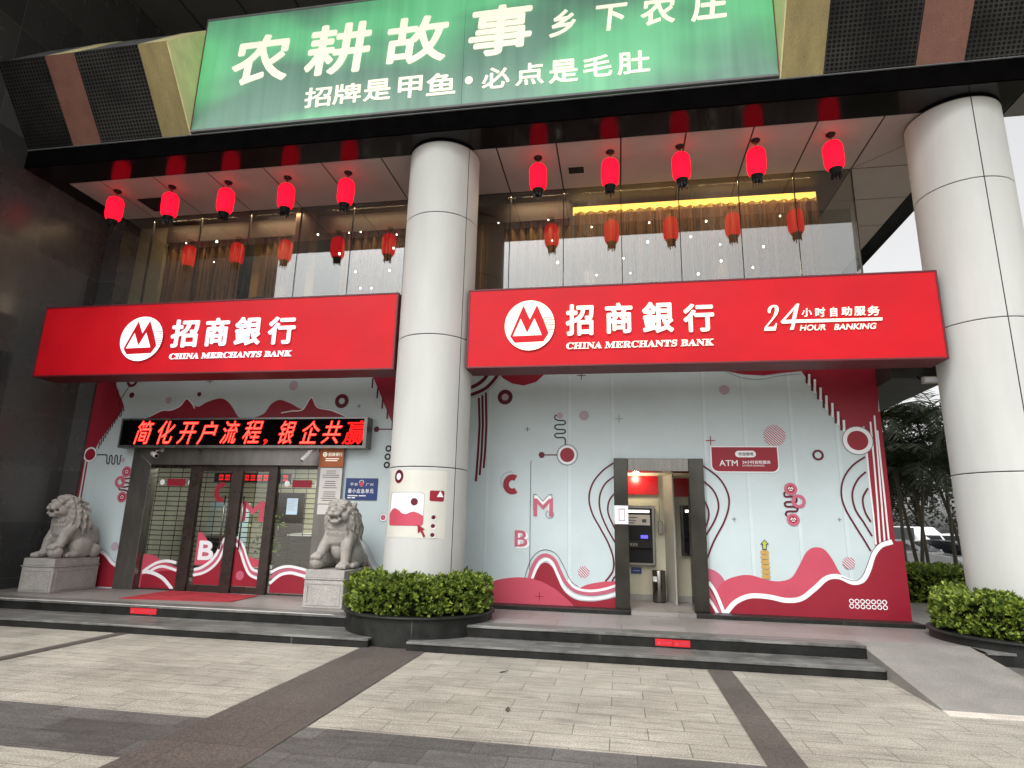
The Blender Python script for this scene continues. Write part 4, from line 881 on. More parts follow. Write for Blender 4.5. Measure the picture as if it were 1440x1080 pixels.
strip(5.112, 6.55, 'mesh', 'coping', 'perforated_panel', 0.0)
for x0, x1 in ((-7.619, -7.60), (2.552, 2.571)):
    mb = MB(); mb.prism([(YB, ZB), (YT, ZT), (YB, 10.69)], 'x', x0, x1, 'pale_lit_gold'); mb.build('reveal', co)
mb = MB(); mb.box(-11.09, 6.2, YB - 0.03, YB + 0.02, ZB - 0.012, ZB - 0.001, 'coping'); mb.build('bottom_trim', co)
gs = empty('restaurant_sign', (-2.5, 8.65, 8.5), 'big green light box sign with white Chinese lettering, set into the cornice', 'sign')
YS = 8.64
mb = MB()
for x0, x1 in ((-7.585, -2.513), (-2.507, 2.535)): mb.box(x0, x1, YS, YS + 0.03, 8.50, 10.86, 'green')
mb.build('face', gs)
mb = MB(); mb.box(-7.60, 2.55, YS - 0.012, YS + 0.03, 8.46, 8.498, 'coping'); mb.box(-7.60, 2.55, YS - 0.012, YS + 0.03, 10.862, 10.90, 'coping'); mb.box(-7.599, -7.586, YS - 0.012, YS + 0.03, 8.5, 10.86, 'brown'); mb.box(2.536, 2.55, YS - 0.012, YS + 0.03, 8.5, 10.86, 'brown')
mb.build('frame', gs)
for ch_, b in (('农', (-6.957,-5.747,9.337,10.392)), ('耕', (-5.488,-4.198,9.36,10.43)), ('故', (-3.966,-2.778,9.401,10.377)), ('事', (-2.454,-1.293,9.391,10.408))):
    mb = MB(); put_text(mb, ch_, b, YS - 0.002, 'sign_cream', 0.032, 0.012, 0.06); mb.build('character', gs)
for ch_, b in (('乡', (-1.04,-0.559,9.617,10.154)), ('下', (-0.298,0.274,9.631,10.148)), ('农', (0.461,1.075,9.64,10.199)), ('庄', (1.27,1.887,9.613,10.244))):
    mb = MB(); put_text(mb, ch_, b, YS - 0.002, 'sign_cream', 0.03, 0.012, 0.1); mb.build('character', gs)
for ch_, b in (('招', (-5.392,-4.885,8.718,9.129)), ('牌', (-4.852,-4.328,8.733,9.137)), ('是', (-4.281,-3.78,8.729,9.16)), ('甲', (-3.653,-3.214,8.717,9.151)), ('鱼', (-3.141,-2.622,8.718,9.151)), ('·', (-2.462,-2.325,8.87,9.025)),
               ('必', (-2.166,-1.688,8.735,9.15)), ('点', (-1.593,-1.113,8.739,9.163)), ('是', (-1.031,-0.548,8.716,9.162)), ('毛', (-0.467,0.006,8.76,9.174)), ('肚', (0.087,0.606,8.749,9.179))):
    mb = MB(); put_text(mb, ch_, b, YS - 0.002, 'sign_cream', 0.026, 0.012); mb.build('character', gs)

# ================================================================ bank entrance
ent = empty('entrance', (-7.33, 10.8, PZ), 'glass bank entrance in a dark steel frame, with a roller grille behind', 'entrance')
mb = MB()
zt = 2.965
mb.prism([(-9.54, PZ), (-9.11, PZ), (-9.11, 2.625), (-9.54, zt)], 'y', 10.74, 10.96, 'dark_steel')
mb.prism([(-5.565, PZ), (-5.115, PZ), (-5.115, zt), (-5.565, 2.625)], 'y', 10.74, 10.96, 'dark_steel')
mb.prism([(-9.107, 2.626), (-5.568, 2.626), (-5.118, zt + 0.0), (-9.537, zt + 0.0)], 'y', 10.742, 10.96, 'dark_steel')
mb.build('frame', ent, 0.006)
YD = 10.90
PO = [[(-8.284,1.432),(-8.066,1.437)],[(-7.374,1.453),(-7.156,1.458)],[(-6.612,1.471),(-6.428,1.475)]]
posts = [(-8.50, -8.27), (-7.40, -7.16), (-6.36, -6.13)]
posts = [(q[0][0], q[1][0]) for q in PO]
for x0, x1 in posts:
    mb = MB(); mb.box(x0, x1, YD - 0.07, YD + 0.03, PZ, 2.624, 'bronze'); mb.build('door_post', ent, 0.008)
mb = MB(); mb.box(posts[0][1] + .001, posts[2][0] - .001, YD - 0.06, YD + 0.03, 2.52, 2.6235, 'bronze'); mb.box(-9.109, posts[0][0] - .001, YD - 0.03, YD + 0.03, 2.57, 2.6235, 'bronze'); mb.box(posts[2][1] + .001, -5.566, YD - 0.03, YD + 0.03, 2.57, 2.6235, 'bronze')
mb.build('head_rail', ent)
bays = [(-9.11, posts[0][0]), (posts[0][1], posts[1][0]), (posts[1][1], posts[2][0]), (posts[2][1], -5.566)]
ART_Y = YD - 0.012
for bi, (x0, x1) in enumerate(bays):
    leaf = bi in (1, 2)
    mb = MB(); mb.box(x0 + .002, x1 - .002, YD - 0.006, YD + 0.006, PZ + (0.12 if leaf else 0.03), 2.52 if leaf else 2.57, 'door_glass')
    pane = mb.build('door_leaf' if leaf else 'side_pane', ent)
    mb = MB()
    mb.box(x0 + .002, x1 - .002, YD - 0.03, YD + 0.02, PZ + 0.002, PZ + (0.12 if leaf else 0.03), 'bronze')
    mb.build('bottom_rail', pane)
    mb = MB(); a = Art(mb, ART_Y)
    if bi == 0:
        a.hill([(-9.089,0.915),(-8.871,0.9),(-8.732,0.829),(-8.533,0.763),(-8.316,0.69)], 'm_pink'); a.hill([(-9.055,0.518),(-8.907,0.571),(-8.663,0.612),(-8.511,0.63),(-8.309,0.611)], 'm_red')
        a.stroke([(-9.032,0.599),(-8.898,0.697),(-8.753,0.769),(-8.571,0.802),(-8.355,0.777)], 0.055, 'm_white'); a.stroke([(-8.937,0.562),(-8.797,0.661),(-8.616,0.699),(-8.331,0.637)], 0.05, 'm_white'); a.stroke([(-9.061,0.585),(-8.91,0.587),(-8.713,0.536),(-8.559,0.457),(-8.367,0.293)], 0.065, 'm_white')
    if bi == 1:
        a.hill([(-7.976,1.357),(-7.879,1.333),(-7.768,1.214),(-7.666,1.043),(-7.608,0.859)], 'm_pink', 0.75)
        a.hill([(-7.961,0.557),(-7.796,0.595),(-7.628,0.687),(-7.513,0.836),(-7.421,1.037),(-7.357,1.158)], 'm_red', 0.4)
        a.stroke([(-7.966,0.662),(-7.814,0.707),(-7.647,0.818),(-7.533,0.967),(-7.454,1.156),(-7.374,1.278)], 0.055, 'm_white'); a.stroke([(-7.964,0.615),(-7.79,0.655),(-7.624,0.761),(-7.508,0.902),(-7.429,1.09),(-7.364,1.212)], 0.05, 'm_rose'); a.stroke([(-7.968,0.562),(-7.768,0.611),(-7.601,0.709),(-7.476,0.85),(-7.4,1.038),(-7.355,1.145)], 0.05, 'm_white')
        mb.build('wave_decal', pane); mb = MB(); a = Art(mb, ART_Y - .002)
        y = a.lay(); put_text(mb, 'B', (-7.923,-7.602,0.842,1.2), y, 'm_white', 0.05, 0); a.disc((-7.781,1.093,0.049), 'm_rose'); a.disc((-7.759,0.95,0.049), 'm_rose')
        mb.build('letter', pane); mb = MB(); a = Art(mb, ART_Y)
        c = (-7.599,2.119,0.232); a.stroke([(c[0] + 0.1 * math.cos(R(q)), c[1] + 0.145 * math.sin(R(q))) for q in range(60, 301, 10)], 0.10, 'm_red', 0)
    if bi == 2:
        a.hill([(-6.91,0.933),(-6.788,0.916),(-6.616,0.869)], 'm_pink', 0.75)
        a.hill([(-7.175,1.158),(-7.123,1.133),(-7.032,0.995),(-6.911,0.763),(-6.784,0.612),(-6.597,0.534)], 'm_red', 0.4)
        a.stroke([(-7.186,1.283),(-7.103,1.251),(-6.992,1.102),(-6.87,0.856),(-6.762,0.716),(-6.601,0.662)], 0.05, 'm_white'); a.stroke([(-7.178,1.222),(-7.11,1.192),(-7.009,1.049),(-6.894,0.816),(-6.779,0.664),(-6.599,0.6)], 0.05, 'm_rose'); a.stroke([(-7.181,1.163),(-7.123,1.133),(-7.032,0.995),(-6.911,0.763),(-6.793,0.612),(-6.598,0.541)], 0.05, 'm_white')
        a.disc((-6.998,0.591,0.083), 'm_rose')
        mb.build('wave_decal', pane); mb = MB(); a = Art(mb, ART_Y)
        y = a.lay(); put_text(mb, 'M', (-7.127,-6.652,1.572,1.956), y, 'm_pink', 0.05, 0)
    if bi == 3:
        a.hill([(-6.371,0.46),(-6.191,0.607),(-6.023,0.657),(-5.759,0.615),(-5.613,0.59)], 'm_red', 0.31)
        a.stroke([(-6.384,0.665),(-6.208,0.753),(-6.023,0.785),(-5.832,0.761),(-5.626,0.717)], 0.05, 'm_white'); a.stroke([(-6.379,0.575),(-6.201,0.692),(-6.008,0.729),(-5.826,0.705),(-5.62,0.661)], 0.05, 'm_rose'); a.stroke([(-6.378,0.473),(-6.193,0.625),(-6.001,0.673),(-5.82,0.649),(-5.614,0.603)], 0.055, 'm_white')
    mb.build('letter' if leaf else 'wave_decal', pane)
    if leaf:
        xh = x1 - 0.09 if bi == 1 else x0 + 0.09
        mb = MB(); mb.tube([(xh, YD - 0.06, 1.05), (xh, YD - 0.06, 2.05)], 0.016, 'steel'); mb.tube([(xh, YD - 0.06, 1.15), (xh, YD, 1.15)], 0.01, 'steel'); mb.tube([(xh, YD - 0.06, 1.95), (xh, YD, 1.95)], 0.01, 'steel'); mb.build('handle', pane)
for bi in (0, 3):   # small white-dotted strips on the fixed panes
    x0, x1 = bays[bi]; mb = MB(); a = Art(mb, ART_Y - 0.004)
    cx = -8.606 if bi == 0 else -5.926; z = 2.295
    a.rect(cx - 0.2, cx + 0.2, z - 0.07, z + 0.07, 'm_red'); a.disc((cx - 0.31, z, 0.055), 'm_white'); a.disc((cx + 0.31, z, 0.055), 'm_white')
    mb.build('door_sensor_strip', ent)
# roller grille behind the glass
gr = MB(); yg = YD + 0.10
for i in range(23): z = 0.42 + i * 0.094; gr.box(-9.3, -5.4, yg, yg + 0.014, z, z + 0.016, 'bronze')
for i in range(14): x = -9.12 + i * 0.27; gr.box(x, x + 0.01, yg - 0.012, yg - 0.002, 0.3, 2.6, 'bronze')
gr.build('roller_grille', ent)
# lobby
lob = empty('lobby', (-7.3, 13.0, PZ), 'lit bank hall seen dimly through the roller grille', 'room')
mb = MB(); mb.box(-10.7, -3.2, 15.6, 15.75, PZ, 3.2, 'beige_wall'); mb.box(-10.7, -10.55, 11.0, 15.6, PZ, 3.2, 'interior_grey'); mb.box(-3.3, -3.2, 11.0, 15.6, PZ, 3.2, 'interior_grey'); mb.build('hall_wall', lob)
mb = MB(); mb.box(-10.7, -3.2, 10.97, 15.75, 3.2, 3.3, 'interior_grey'); mb.build('hall_ceiling', lob)
mb = MB(); mb.box(-10.7, -3.2, 12.605, 15.75, 0.05, PZ - 0.004, 'platform'); mb.build('hall_floor', lob)
for x, y in ((-8.6, 13.0), (-6.2, 12.6), (-7.4, 14.4), (-5.0, 14.2)):
    mb = MB(); mb.box(x - .6, x + .6, y - .12, y + .12, 3.17, 3.195, 'lamp_panel'); tag(mb.build('ceiling_lamp'), 'long lit ceiling lamp inside the bank hall', 'lamp', 'lit lamps in the bank hall ceiling')
lamp('room_light', 'AREA', (-7.4, 13.4, 3.1), 95, (1.0, 0.97, 0.82), 2.2)
mb = MB(); mb.box(-7.9, -5.9, 14.3, 14.9, PZ, 1.25, 'wood'); mb.box(-8.0, -5.8, 14.2, 14.95, 1.25, 1.31, 'm_white'); tag(mb.build('counter', bevel=0.01), 'white topped dark counter inside the bank hall', 'counter')
mb = MB(); mb.box(-9.75, -9.0, 13.6, 14.1, PZ, 2.0, 'paper_blue'); mb.box(-9.68, -9.07, 13.585, 13.6, 1.25, 1.85, 'house'); tag(mb.build('kiosk', bevel=0.02), 'pale blue self service kiosk inside the hall on the left', 'kiosk')
mb = MB(); mb.box(-5.55, -5.25, 12.6, 12.68, PZ, 2.2, 'red_header'); tag(mb.build('banner_stand', bevel=0.01), 'upright dark red banner stand inside the hall on the right', 'banner')
mb = MB(); mb.box(-9.2, -8.35, 15.50, 15.595, PZ, 2.35, 'wood'); tag(mb.build('inner_door', bevel=0.01), 'dark wooden inner door in the back wall of the bank hall', 'door')
mb = MB(); mb.box(-7.3, -6.0, 15.54, 15.595, 1.55, 2.45, 'paper_blue'); mb.box(-7.22, -6.08, 15.53, 15.539, 1.9, 2.2, 'm_mauve'); tag(mb.build('wall_poster'), 'wide pale poster on the back wall of the bank hall', 'poster')
mb = MB(); mb.box(-5.6, -4.6, 15.2, 15.595, PZ, 2.1, 'interior_grey')
for i in range(4): mb.box(-5.55, -4.65, 15.19, 15.199, .5 + .4 * i, .75 + .4 * i, 'black_plastic')
tag(mb.build('cabinet', bevel=0.01), 'grey shelf cabinet against the back wall of the bank hall', 'cabinet')
mb = MB(); mb.box(-8.9, -8.3, 12.2, 12.5, PZ, 1.3, 'interior_grey'); mb.box(-8.85, -8.35, 12.19, 12.199, .9, 1.22, 'black_plastic'); tag(mb.build('ticket_machine', bevel=0.02), 'waist high grey ticket machine just inside the left entrance pane', 'machine')
pl = empty('potted_plant', (-7.95, 13.3, PZ), 'green potted plant inside the hall behind the left door', 'plant')
mb = MB(); mb.lathe([(0.13, 0), (0.18, 0.34), (0.16, 0.34), (0.15, 0.3)], (-7.95, 13.3, PZ), 'm_white', 16); mb.build('pot', pl)
mb = MB(); rnd = random.Random(3)
for i in range(220):
    p = Vector((-7.95 + rnd.gauss(0, .16), 13.3 + rnd.gauss(0, .16), PZ + 0.5 + rnd.random() * 1.0)); d = Vector((rnd.uniform(-1, 1), rnd.uniform(-1, 1), rnd.uniform(-.2, 1))).normalized() * 0.13; e = d.cross(Vector((0.3, 0.2, 1))).normalized() * 0.035
    mb.add([p, p + d * .5 + e, p + d, p + d * .5 - e], [(0, 1, 2, 3)], 'leaf')
mb.build('foliage', pl)
led2 = empty('indoor_led_strip', (-7.3, 11.6, 2.45), 'small red LED ticker hanging inside the hall above the doors', 'display')
mb = MB(); mb.box(-8.3, -6.6, 11.6, 11.66, 2.36, 2.54, 'black_plastic'); mb.build('housing', led2)
mb = MB(); rnd = random.Random(5)
for i in range(11):
    x = -8.2 + i * 0.145
    if i in (8, 9): continue
    for j in range(3): mb.box(x, x + 0.11, 11.594, 11.599, 2.40 + j * .045, 2.415 + j * .045, 'led_glow')
    for j in range(3): mb.box(x + .02 + j * .035, x + .032 + j * .035, 11.592, 11.598, 2.395, 2.51, 'led_glow')
mb.build('lit_dots', led2)
for q, nme, rect in ((0, 'blue white notice sheet taped to the right hand entrance pane', (-6.196,-5.974,1.722,2.022)),):
    mb = MB(); mb.box(rect[0], rect[1], 10.884, 10.887, rect[2], rect[3], 'paper_blue')
    for i in range(7): mb.box(rect[0] + .02, rect[1] - .03 - .02 * (i % 3), 10.8825, 10.8835, rect[3] - .04 - i * .03, rect[3] - .034 - i * .03, 'm_mauve')
    tag(mb.build('notice'), nme, 'notice')

# LED board
lb = empty('led_board', (-7.2, 10.6, 2.98), 'long black LED board showing red Chinese characters above the entrance', 'display')
lx0, lx1, lz0, lz1 = -9.74, -4.575, 2.965, 3.505
mb = MB(); mb.box(lx0, lx1, 10.56, 10.79, lz0, lz1, 'black_front')
for a, b, c, d in ((lx0 - .012, lx1 + .012, lz0 - .03, lz0 + .02), (lx0 - .012, lx1 + .012, lz1 - .02, lz1 + .012), (lx0 - .012, lx0 + .02, lz0 + .02, lz1 - .02), (lx1 - .05, lx1 + .012, lz0 + .02, lz1 - .02)): mb.box(a, b, 10.54, 10.795, c, d, 'dark_steel')
mb.build('housing', lb)
LCH = list(zip('简化开户流程', [(-9.45,-9.006,3.002,3.478),(-8.976,-8.508,3.002,3.475),(-8.489,-8.028,3.003,3.449),(-8.053,-7.598,2.995,3.462),(-7.567,-7.133,3.011,3.467),(-7.11,-6.634,3.011,3.471)])) + list(zip('银企共', [(-6.378,-5.952,3.004,3.46),(-5.913,-5.454,3.012,3.457),(-5.477,-5.016,3.012,3.454)]))
for ch_, b in LCH:
    mb = MB(); put_text(mb, ch_, b, 10.557, 'led_glow', 0.022, 0.0, 0.22); q_ = mb.build('character', lb)
    mb = MB(); put_text(mb, ch_, (b[0] + .012, b[1] - .012, b[2] + .012, b[3] - .012), 10.5545, 'led_core', 0.0, 0.0, 0.22); mb.build('bright_core', q_)
mb = MB()
put_text(mb, ',', (-6.634,-6.539,2.997,3.107), 10.557, 'led_glow', 0.03, 0.0, 0.1); mb.build('character', lb)
mb = MB()
# the last character runs off the board: only its left two thirds are lit
wb = (-5.001,-4.606,2.998,3.459); v, f = glyphs('赢', 0.0, False); xr = lx1 - 0.055
W_ = (wb[1] - wb[0]) * 1.35
def clip_x(poly, xr):
    out = []
    for i, p in enumerate(poly):
        q = poly[(i + 1) % len(poly)]
        if p[0] <= xr: out.append(p)
        if (p[0] <= xr) != (q[0] <= xr): t = (xr - p[0]) / (q[0] - p[0]); out.append(tuple(a + (b - a) * t for a, b in zip(p, q)))
    return out
for n_, (sx_, sz_) in enumerate([(0, 0)] + [(.0055 * math.cos(R(q)), .0055 * math.sin(R(q))) for q in range(0, 360, 60)]):
    P_ = [(wb[0] + p[0] * W_ + 0.22 * p[1] * (wb[3] - wb[2]) - 0.04 + sx_, 10.557 - .0001 * n_, wb[2] + .012 + p[1] * ((wb[3] - wb[2]) * .95) + sz_) for p in v]
    for q in f:
        c_ = clip_x([P_[i] for i in q], xr)
        if len(c_) > 2: mb.add(c_, [list(range(len(c_)))], 'led_glow')
mb.build('character', lb)

# CCTV cameras
def bullet(p, d, label):
    p = Vector(p); d = Vector(d).normalized(); t = empty('security_camera', p, label, 'camera')
    mb = MB(); mb.tube([p, p + d * 0.005, p + d * 0.22, p + d * 0.225], [0.038, 0.045, 0.045, 0.038], 'white_plastic', 14); mb.build('body', t)
    mb = MB(); mb.tube([p + d * 0.226, p + d * 0.232], 0.034, 'black_plastic', 14); mb.build('lens', t)
    mb = MB(); h = p + d * 0.05; mb.tube([h, h + Vector((0.02, 0.06, 0.07)), (h.x + 0.03, 10.742, h.z + 0.10)], 0.014, 'white_plastic'); mb.tube([(h.x + 0.03, 10.725, h.z + 0.10), (h.x + 0.03, 10.744, h.z + 0.10)], 0.045, 'white_plastic', 12); mb.build('bracket', t)
bullet((-5.62, 10.52, 2.86), (-0.35, -0.3, -0.55), 'white bullet camera beside the copper plaque at the entrance')
bullet((-8.98, 10.58, 2.83), (0.75, -0.45, -0.25), 'white bullet camera under the left end of the LED board')

# plaques and notices by the entrance
def plate(name, rect, y, k, label, cat, th=0.02):
    t = empty(name, ((rect[0] + rect[1]) / 2, y, rect[2]), label, cat); mb = MB(); mb.box(rect[0], rect[1], y, y + th, rect[2], rect[3], k); mb.build('plate', t, 0.003); return t
r_ = (-5.538,-5.051,2.6,3.01)
t = plate('copper_plaque', r_, 10.715, 'brass', 'square copper plaque with white bank lettering at the upper right of the entrance', 'plaque')
mb = MB(); w = r_[1] - r_[0]; cx = r_[0] + w * .23; cz = r_[3] - (r_[3] - r_[2]) * .42
a = Art(mb, 10.712); a.ring((cx, cz, .045), .028, 'sign_cream', 16); a.disc((cx, cz, .018), 'sign_cream')
put_text(mb, '招商银行', (cx + .065, r_[1] - .03, cz - .035, cz + .035), 10.7135, 'sign_cream', 0.01, 0.002)
for i in range(2): a.rect(r_[0] + .13, r_[1] - .09 - .03 * i, cz - .09 - .035 * i, cz - .075 - .035 * i, 'sign_cream')
mb.build('lettering', t)
r_ = (-5.496,-5.059,1.926,2.584)
t = plate('notice_board', r_, 10.72, 'paper', 'tall pale notice board with grey printed lines under the copper plaque', 'notice', 0.015)
mb = MB(); a = Art(mb, 10.718); rnd = random.Random(2)
for i in range(15):
    if i in (4, 9): continue
    z = r_[3] - .05 - i * (r_[3] - r_[2] - .08) / 15; m_ = rnd.uniform(.05, .13); a.rect(r_[0] + m_, r_[1] - m_, z - .012, z, 'ink')
mb.build('printed_lines', t)
r_ = (-5.489,-5.163,1.733,1.912)
t = plate('white_notice', r_, 10.72, 'paper', 'small white paper notice behind the right stone lion', 'notice', 0.008)
r_ = (-4.996,-4.374,2.009,2.406)
t = plate('blue_plaque', r_, 10.778, 'blue', 'blue police plaque with white lettering between the right lion and the column', 'plaque', 0.018)
mb = MB(); w = r_[1] - r_[0]; h = r_[3] - r_[2]; X = lambda u: r_[0] + w * u; Z = lambda u: r_[3] - h * u
for ch_, u in (('平', .15), ('安', .28), ('广', .64), ('州', .77)): put_text(mb, ch_, (X(u), X(u + .1), Z(.36), Z(.22)), 10.7775, 'm_white', 0.01, 0.002)
for i, ch_ in enumerate('最小应急单元'): put_text(mb, ch_, (X(.09 + .137 * i), X(.09 + .137 * i + .115), Z(.69), Z(.49)), 10.7775, 'm_white', 0.022, 0.002)
a = Art(mb, 10.7765)
for i, (u0, u1, v) in enumerate(((.09, .40, .78), (.44, .66, .78), (.09, .19, .88), (.22, .33, .88))): a.rect(X(u0), X(u1), Z(v + .05), Z(v), 'm_white')
a.poly([(X(.43), Z(.12)), (X(.5), Z(.08)), (X(.57), Z(.12)), (X(.57), Z(.3)), (X(.5), Z(.4)), (X(.43), Z(.3))], 'm_white'); a.poly([(X(.445), Z(.14)), (X(.5), Z(.105)), (X(.555), Z(.14)), (X(.555), Z(.29)), (X(.5), Z(.37)), (X(.445), Z(.29))], 'blue'); a.disc((X(.5), Z(.27), .045), 'm_pink')
mb.build('lettering', t)

# carpet and step stickers
mb = MB(); mb.prism([(-8.268,9.499),(-6.35,9.726),(-6.448,10.694),(-8.358,10.806)], 'z', PZ + 0.001, PZ + 0.010, 'carpet'); tag(mb.build('carpet'), 'red carpet mat lying in front of the entrance doors', 'mat')
def step_sticker(rect, y, label, txt):
    t = empty('step_sticker', (rect[0], y, rect[2]), label, 'sticker'); mb = MB(); mb.box(rect[0], rect[1], y - .002, y, rect[2], rect[3], 'sticker'); mb.build('label_film', t)
    mb = MB(); a = Art(mb, y - .003); h = rect[3] - rect[2]; x = rect[0] + .02
    a.poly([(x, rect[2] + h * .2), (x + h * .68, rect[2] + h * .2), (x + h * .34, rect[2] + h * .8)], 'm_pink'); a.rect(x + h * .31, x + h * .37, rect[2] + h * .36, rect[2] + h * .62, 'sticker'); a.rect(x + h * .31, x + h * .37, rect[2] + h * .26, rect[2] + h * .31, 'sticker')
    put_text(mb, txt, (x + h * .85, rect[1] - .02, rect[2] + h * .26, rect[2] + h * .74), a.lay(), 'm_pink', 0.015, 0); mb.build('warning_text', t)
step_sticker((-7.52, -7.06, 0.147, 0.232), 8.911, 'red warning sticker on the left step below the carpet', '小心台阶')
step_sticker((0.435, 0.655, 0.142, 0.226), 8.671, 'red warning sticker on the right step, the left one of the touching pair', '小心台阶')
step_sticker((0.659, 0.872, 0.140, 0.222), 8.671, 'red warning sticker on the right step, the right one of the touching pair', '注意安全')

# ================================================================ cash machine bay
at = empty('atm_doorway', (0.66, 10.72, 0.33), 'stainless steel doorway leading into the cash machine room', 'doorway')
for x0, x1 in ((-0.082, 0.155), (1.165, 1.402)):
    mb = MB(); mb.box(x0, x1, 10.66, 11.0, 0.33, 2.785, 'post_steel'); mb.build('post', at, 0.006)
mb = MB(); mb.box(0.156, 1.164, 10.68, 11.0, 2.57, 2.785, 'steel'); mb.build('lintel', at, 0.006)
rm = empty('atm_room', (0.7, 11.6, 0.33), 'cream cash machine room behind the steel doorway', 'room')
YA = 12.08
mb = MB(); mb.box(-0.6, 2.2, YA, YA + 0.1, 0.33, 2.75, 'beige_wall'); mb.box(-0.7, -0.6, 10.95, YA, 0.33, 2.75, 'beige_wall'); mb.box(2.2, 2.3, 10.95, YA, 0.33, 2.75, 'beige_wall'); mb.box(-0.599, 2.199, YA - 0.012, YA - 0.001, 0.335, 0.44, 'interior_grey'); mb.build('cabin_wall', rm)
mb = MB(); mb.box(-0.7, 2.3, 10.95, YA + .1, 2.66, 2.75, 'm_white'); mb.build('cabin_ceiling', rm)
mb = MB(); mb.box(-0.7, 2.3, 10.9, YA + .1, 0.30, 0.332, 'platform'); mb.build('cabin_floor', rm)
mb = MB(); mb.box(-0.6, 0.735, YA - 0.06, YA - 0.013, 2.25, 2.6, 'red_header'); mb.build('red_header_panel', rm); mb = MB(); mb.box(1.0, 2.19, YA - 0.05, YA - 0.013, 2.22, 2.56, 'red_header'); mb.build('red_header_panel', rm)
t = empty('spot_lamp', (0.32, 11.75, 2.66), 'small lit ceiling lamp over the cash machine', 'lamp')
mb = MB(); mb.lathe([(0.09, 0.0), (0.09, -0.03), (0.075, -0.03)], (0.32, 11.75, 2.66), 'white_plastic', 16); mb.build('rim', t)
mb = MB(); mb.lathe([(0.001, 0.0), (0.07, -0.001), (0.07, -0.035), (0.001, -0.05)][1:], (0.32, 11.75, 2.66), 'lamp_white', 16); mb.build('bulb', t)
lamp('room_light', 'POINT', (0.32, 11.75, 2.56), 9, (1.0, 0.87, 0.6), 0.05)
def atm(x0, x1, z0, z1, label, full):
    t = empty('cash_machine', ((x0 + x1) / 2, YA, z0), label, 'cash machine'); y = YA - 0.012
    mb = MB(); mb.box(x0, x1, y - 0.09, y, z0, z1, 'steel'); mb.build('surround', t, 0.01)
    mb = MB(); e = 0.05; mb.box(x0 + e, x1 - e, y - 0.10, y - 0.0901, z0 + e, z1 - e, 'black_plastic')
    mb.prism([(y - 0.17, z0 + .32), (y - 0.16, z0 + .30), (y - .101, z0 + .30), (y - .101, z0 + .44)], 'x', x0 + e + .01, x1 - e - .01, 'black_plastic'); mb.build('fascia', t)
    mb = MB(); mb.box(x0 + .09, x1 - .09, y - 0.103, y - 0.1005, z1 - .36, z1 - .17, 'paper' if full else 'black_plastic')
    if full:
        for q in range(3): mb.box(x0 + .14, x0 + .26 + .03 * q, y - 0.1045, y - 0.1035, z1 - .33 + .05 * q, z1 - .315 + .05 * q, 'ink')
        mb.box(x0 + .40, x0 + .48, y - 0.1045, y - 0.1035, z1 - .31, z1 - .25, 'ink')
    mb.build('notice_panel', t)
    mb = MB(); mb.box(x0 + .09, x1 - .10, y - 0.106, y - 0.1005, z1 - .13, z1 - .085, 'lamp_panel'); mb.build('light_strip', t)
    mb = MB(); mb.box(x0 + .37, x0 + .50, y - 0.105, y - 0.1005, z1 - .60, z1 - .54, 'screen_blue'); mb.build('blue_screen', t)
    mb = MB()
    for i in range(4):
        for j in range(3): mb.box(x0 + .12 + .05 * i, x0 + .155 + .05 * i, y - 0.152, y - 0.140, z0 + .345 + .02 * j, z0 + .36 + .02 * j, 'steel')
    mb.build('keypad', t)
atm(0.02, 0.655, 0.95, 2.04, 'black faced cash machine with a lit strip and white notice, left of the bin', True)
atm(1.12, 1.70, 1.15, 2.06, 'second cash machine half hidden behind the right steel post', False)
t = empty('blue_label_sign', (0.3, YA, 0.8), 'small dark blue plate under the cash machine', 'sign'); mb = MB(); mb.box(0.20, 0.395, YA - 0.02, YA - 0.0125, 0.80, 0.915, 'blue'); mb.box(0.235, 0.36, YA - 0.0215, YA - 0.0205, 0.85, 0.862, 'm_mauve'); mb.build('plate', t)
mb = MB(); mb.box(0.715, 0.80, YA - 0.09, YA - 0.012, 1.53, 1.76, 'steel'); mb.tube([(0.745, YA - 0.04, 1.76), (0.745, YA - 0.04, 2.62)], 0.014, 'interior_grey'); tag(mb.build('junction_box', bevel=0.006), 'grey junction box with a conduit on the cash machine room wall', 'box')
bn = empty('bin', (0.69, 11.86, 0.333), 'round stainless litter bin standing beside the cash machine', 'bin')
mb = MB(); mb.lathe([(0.112, 0.012), (0.118, 0.02), (0.118, 0.545), (0.112, 0.553), (0.10, 0.553), (0.10, 0.5)], (0.69, 11.86, 0.333), 'steel', 28); mb.build('body', bn)
mb = MB(); mb.lathe([(0.113, 0.0), (0.113, 0.012)], (0.69, 11.86, 0.333), 'black_plastic', 28); mb.build('base_ring', bn)
mb = MB(); mb.lathe([(0.001, 0.50), (0.099, 0.50)], (0.69, 11.86, 0.333), 'black_plastic', 28, cap=False); mb.build('opening', bn)
mb = MB(); mb.lathe([(0.1195, 0.36), (0.1195, 0.45)], (0.69, 11.86, 0.333), 'm_white', 6, True, R(205), R(250)); mb.build('label_film', bn)
mb = MB(); mb.prism([(0.955, 11.55), (0.985, 11.555), (0.87, 12.06), (0.835, 12.06)], 'z', 0.336, 2.60, 'interior_grey'); tag(mb.build('divider_panel', bevel=0.004), 'tall grey divider board between the two cash machines', 'panel')
r_ = (-0.056,0.144,1.682,1.986)
t = empty('paper_notice', (r_[0], 10.655, r_[2]), 'white paper notice taped to the left steel post of the cash machine doorway', 'notice'); mb = MB(); mb.box(-0.078, 0.150, 10.652, 10.655, r_[2], r_[3], 'm_white'); mb.build('sheet', t)
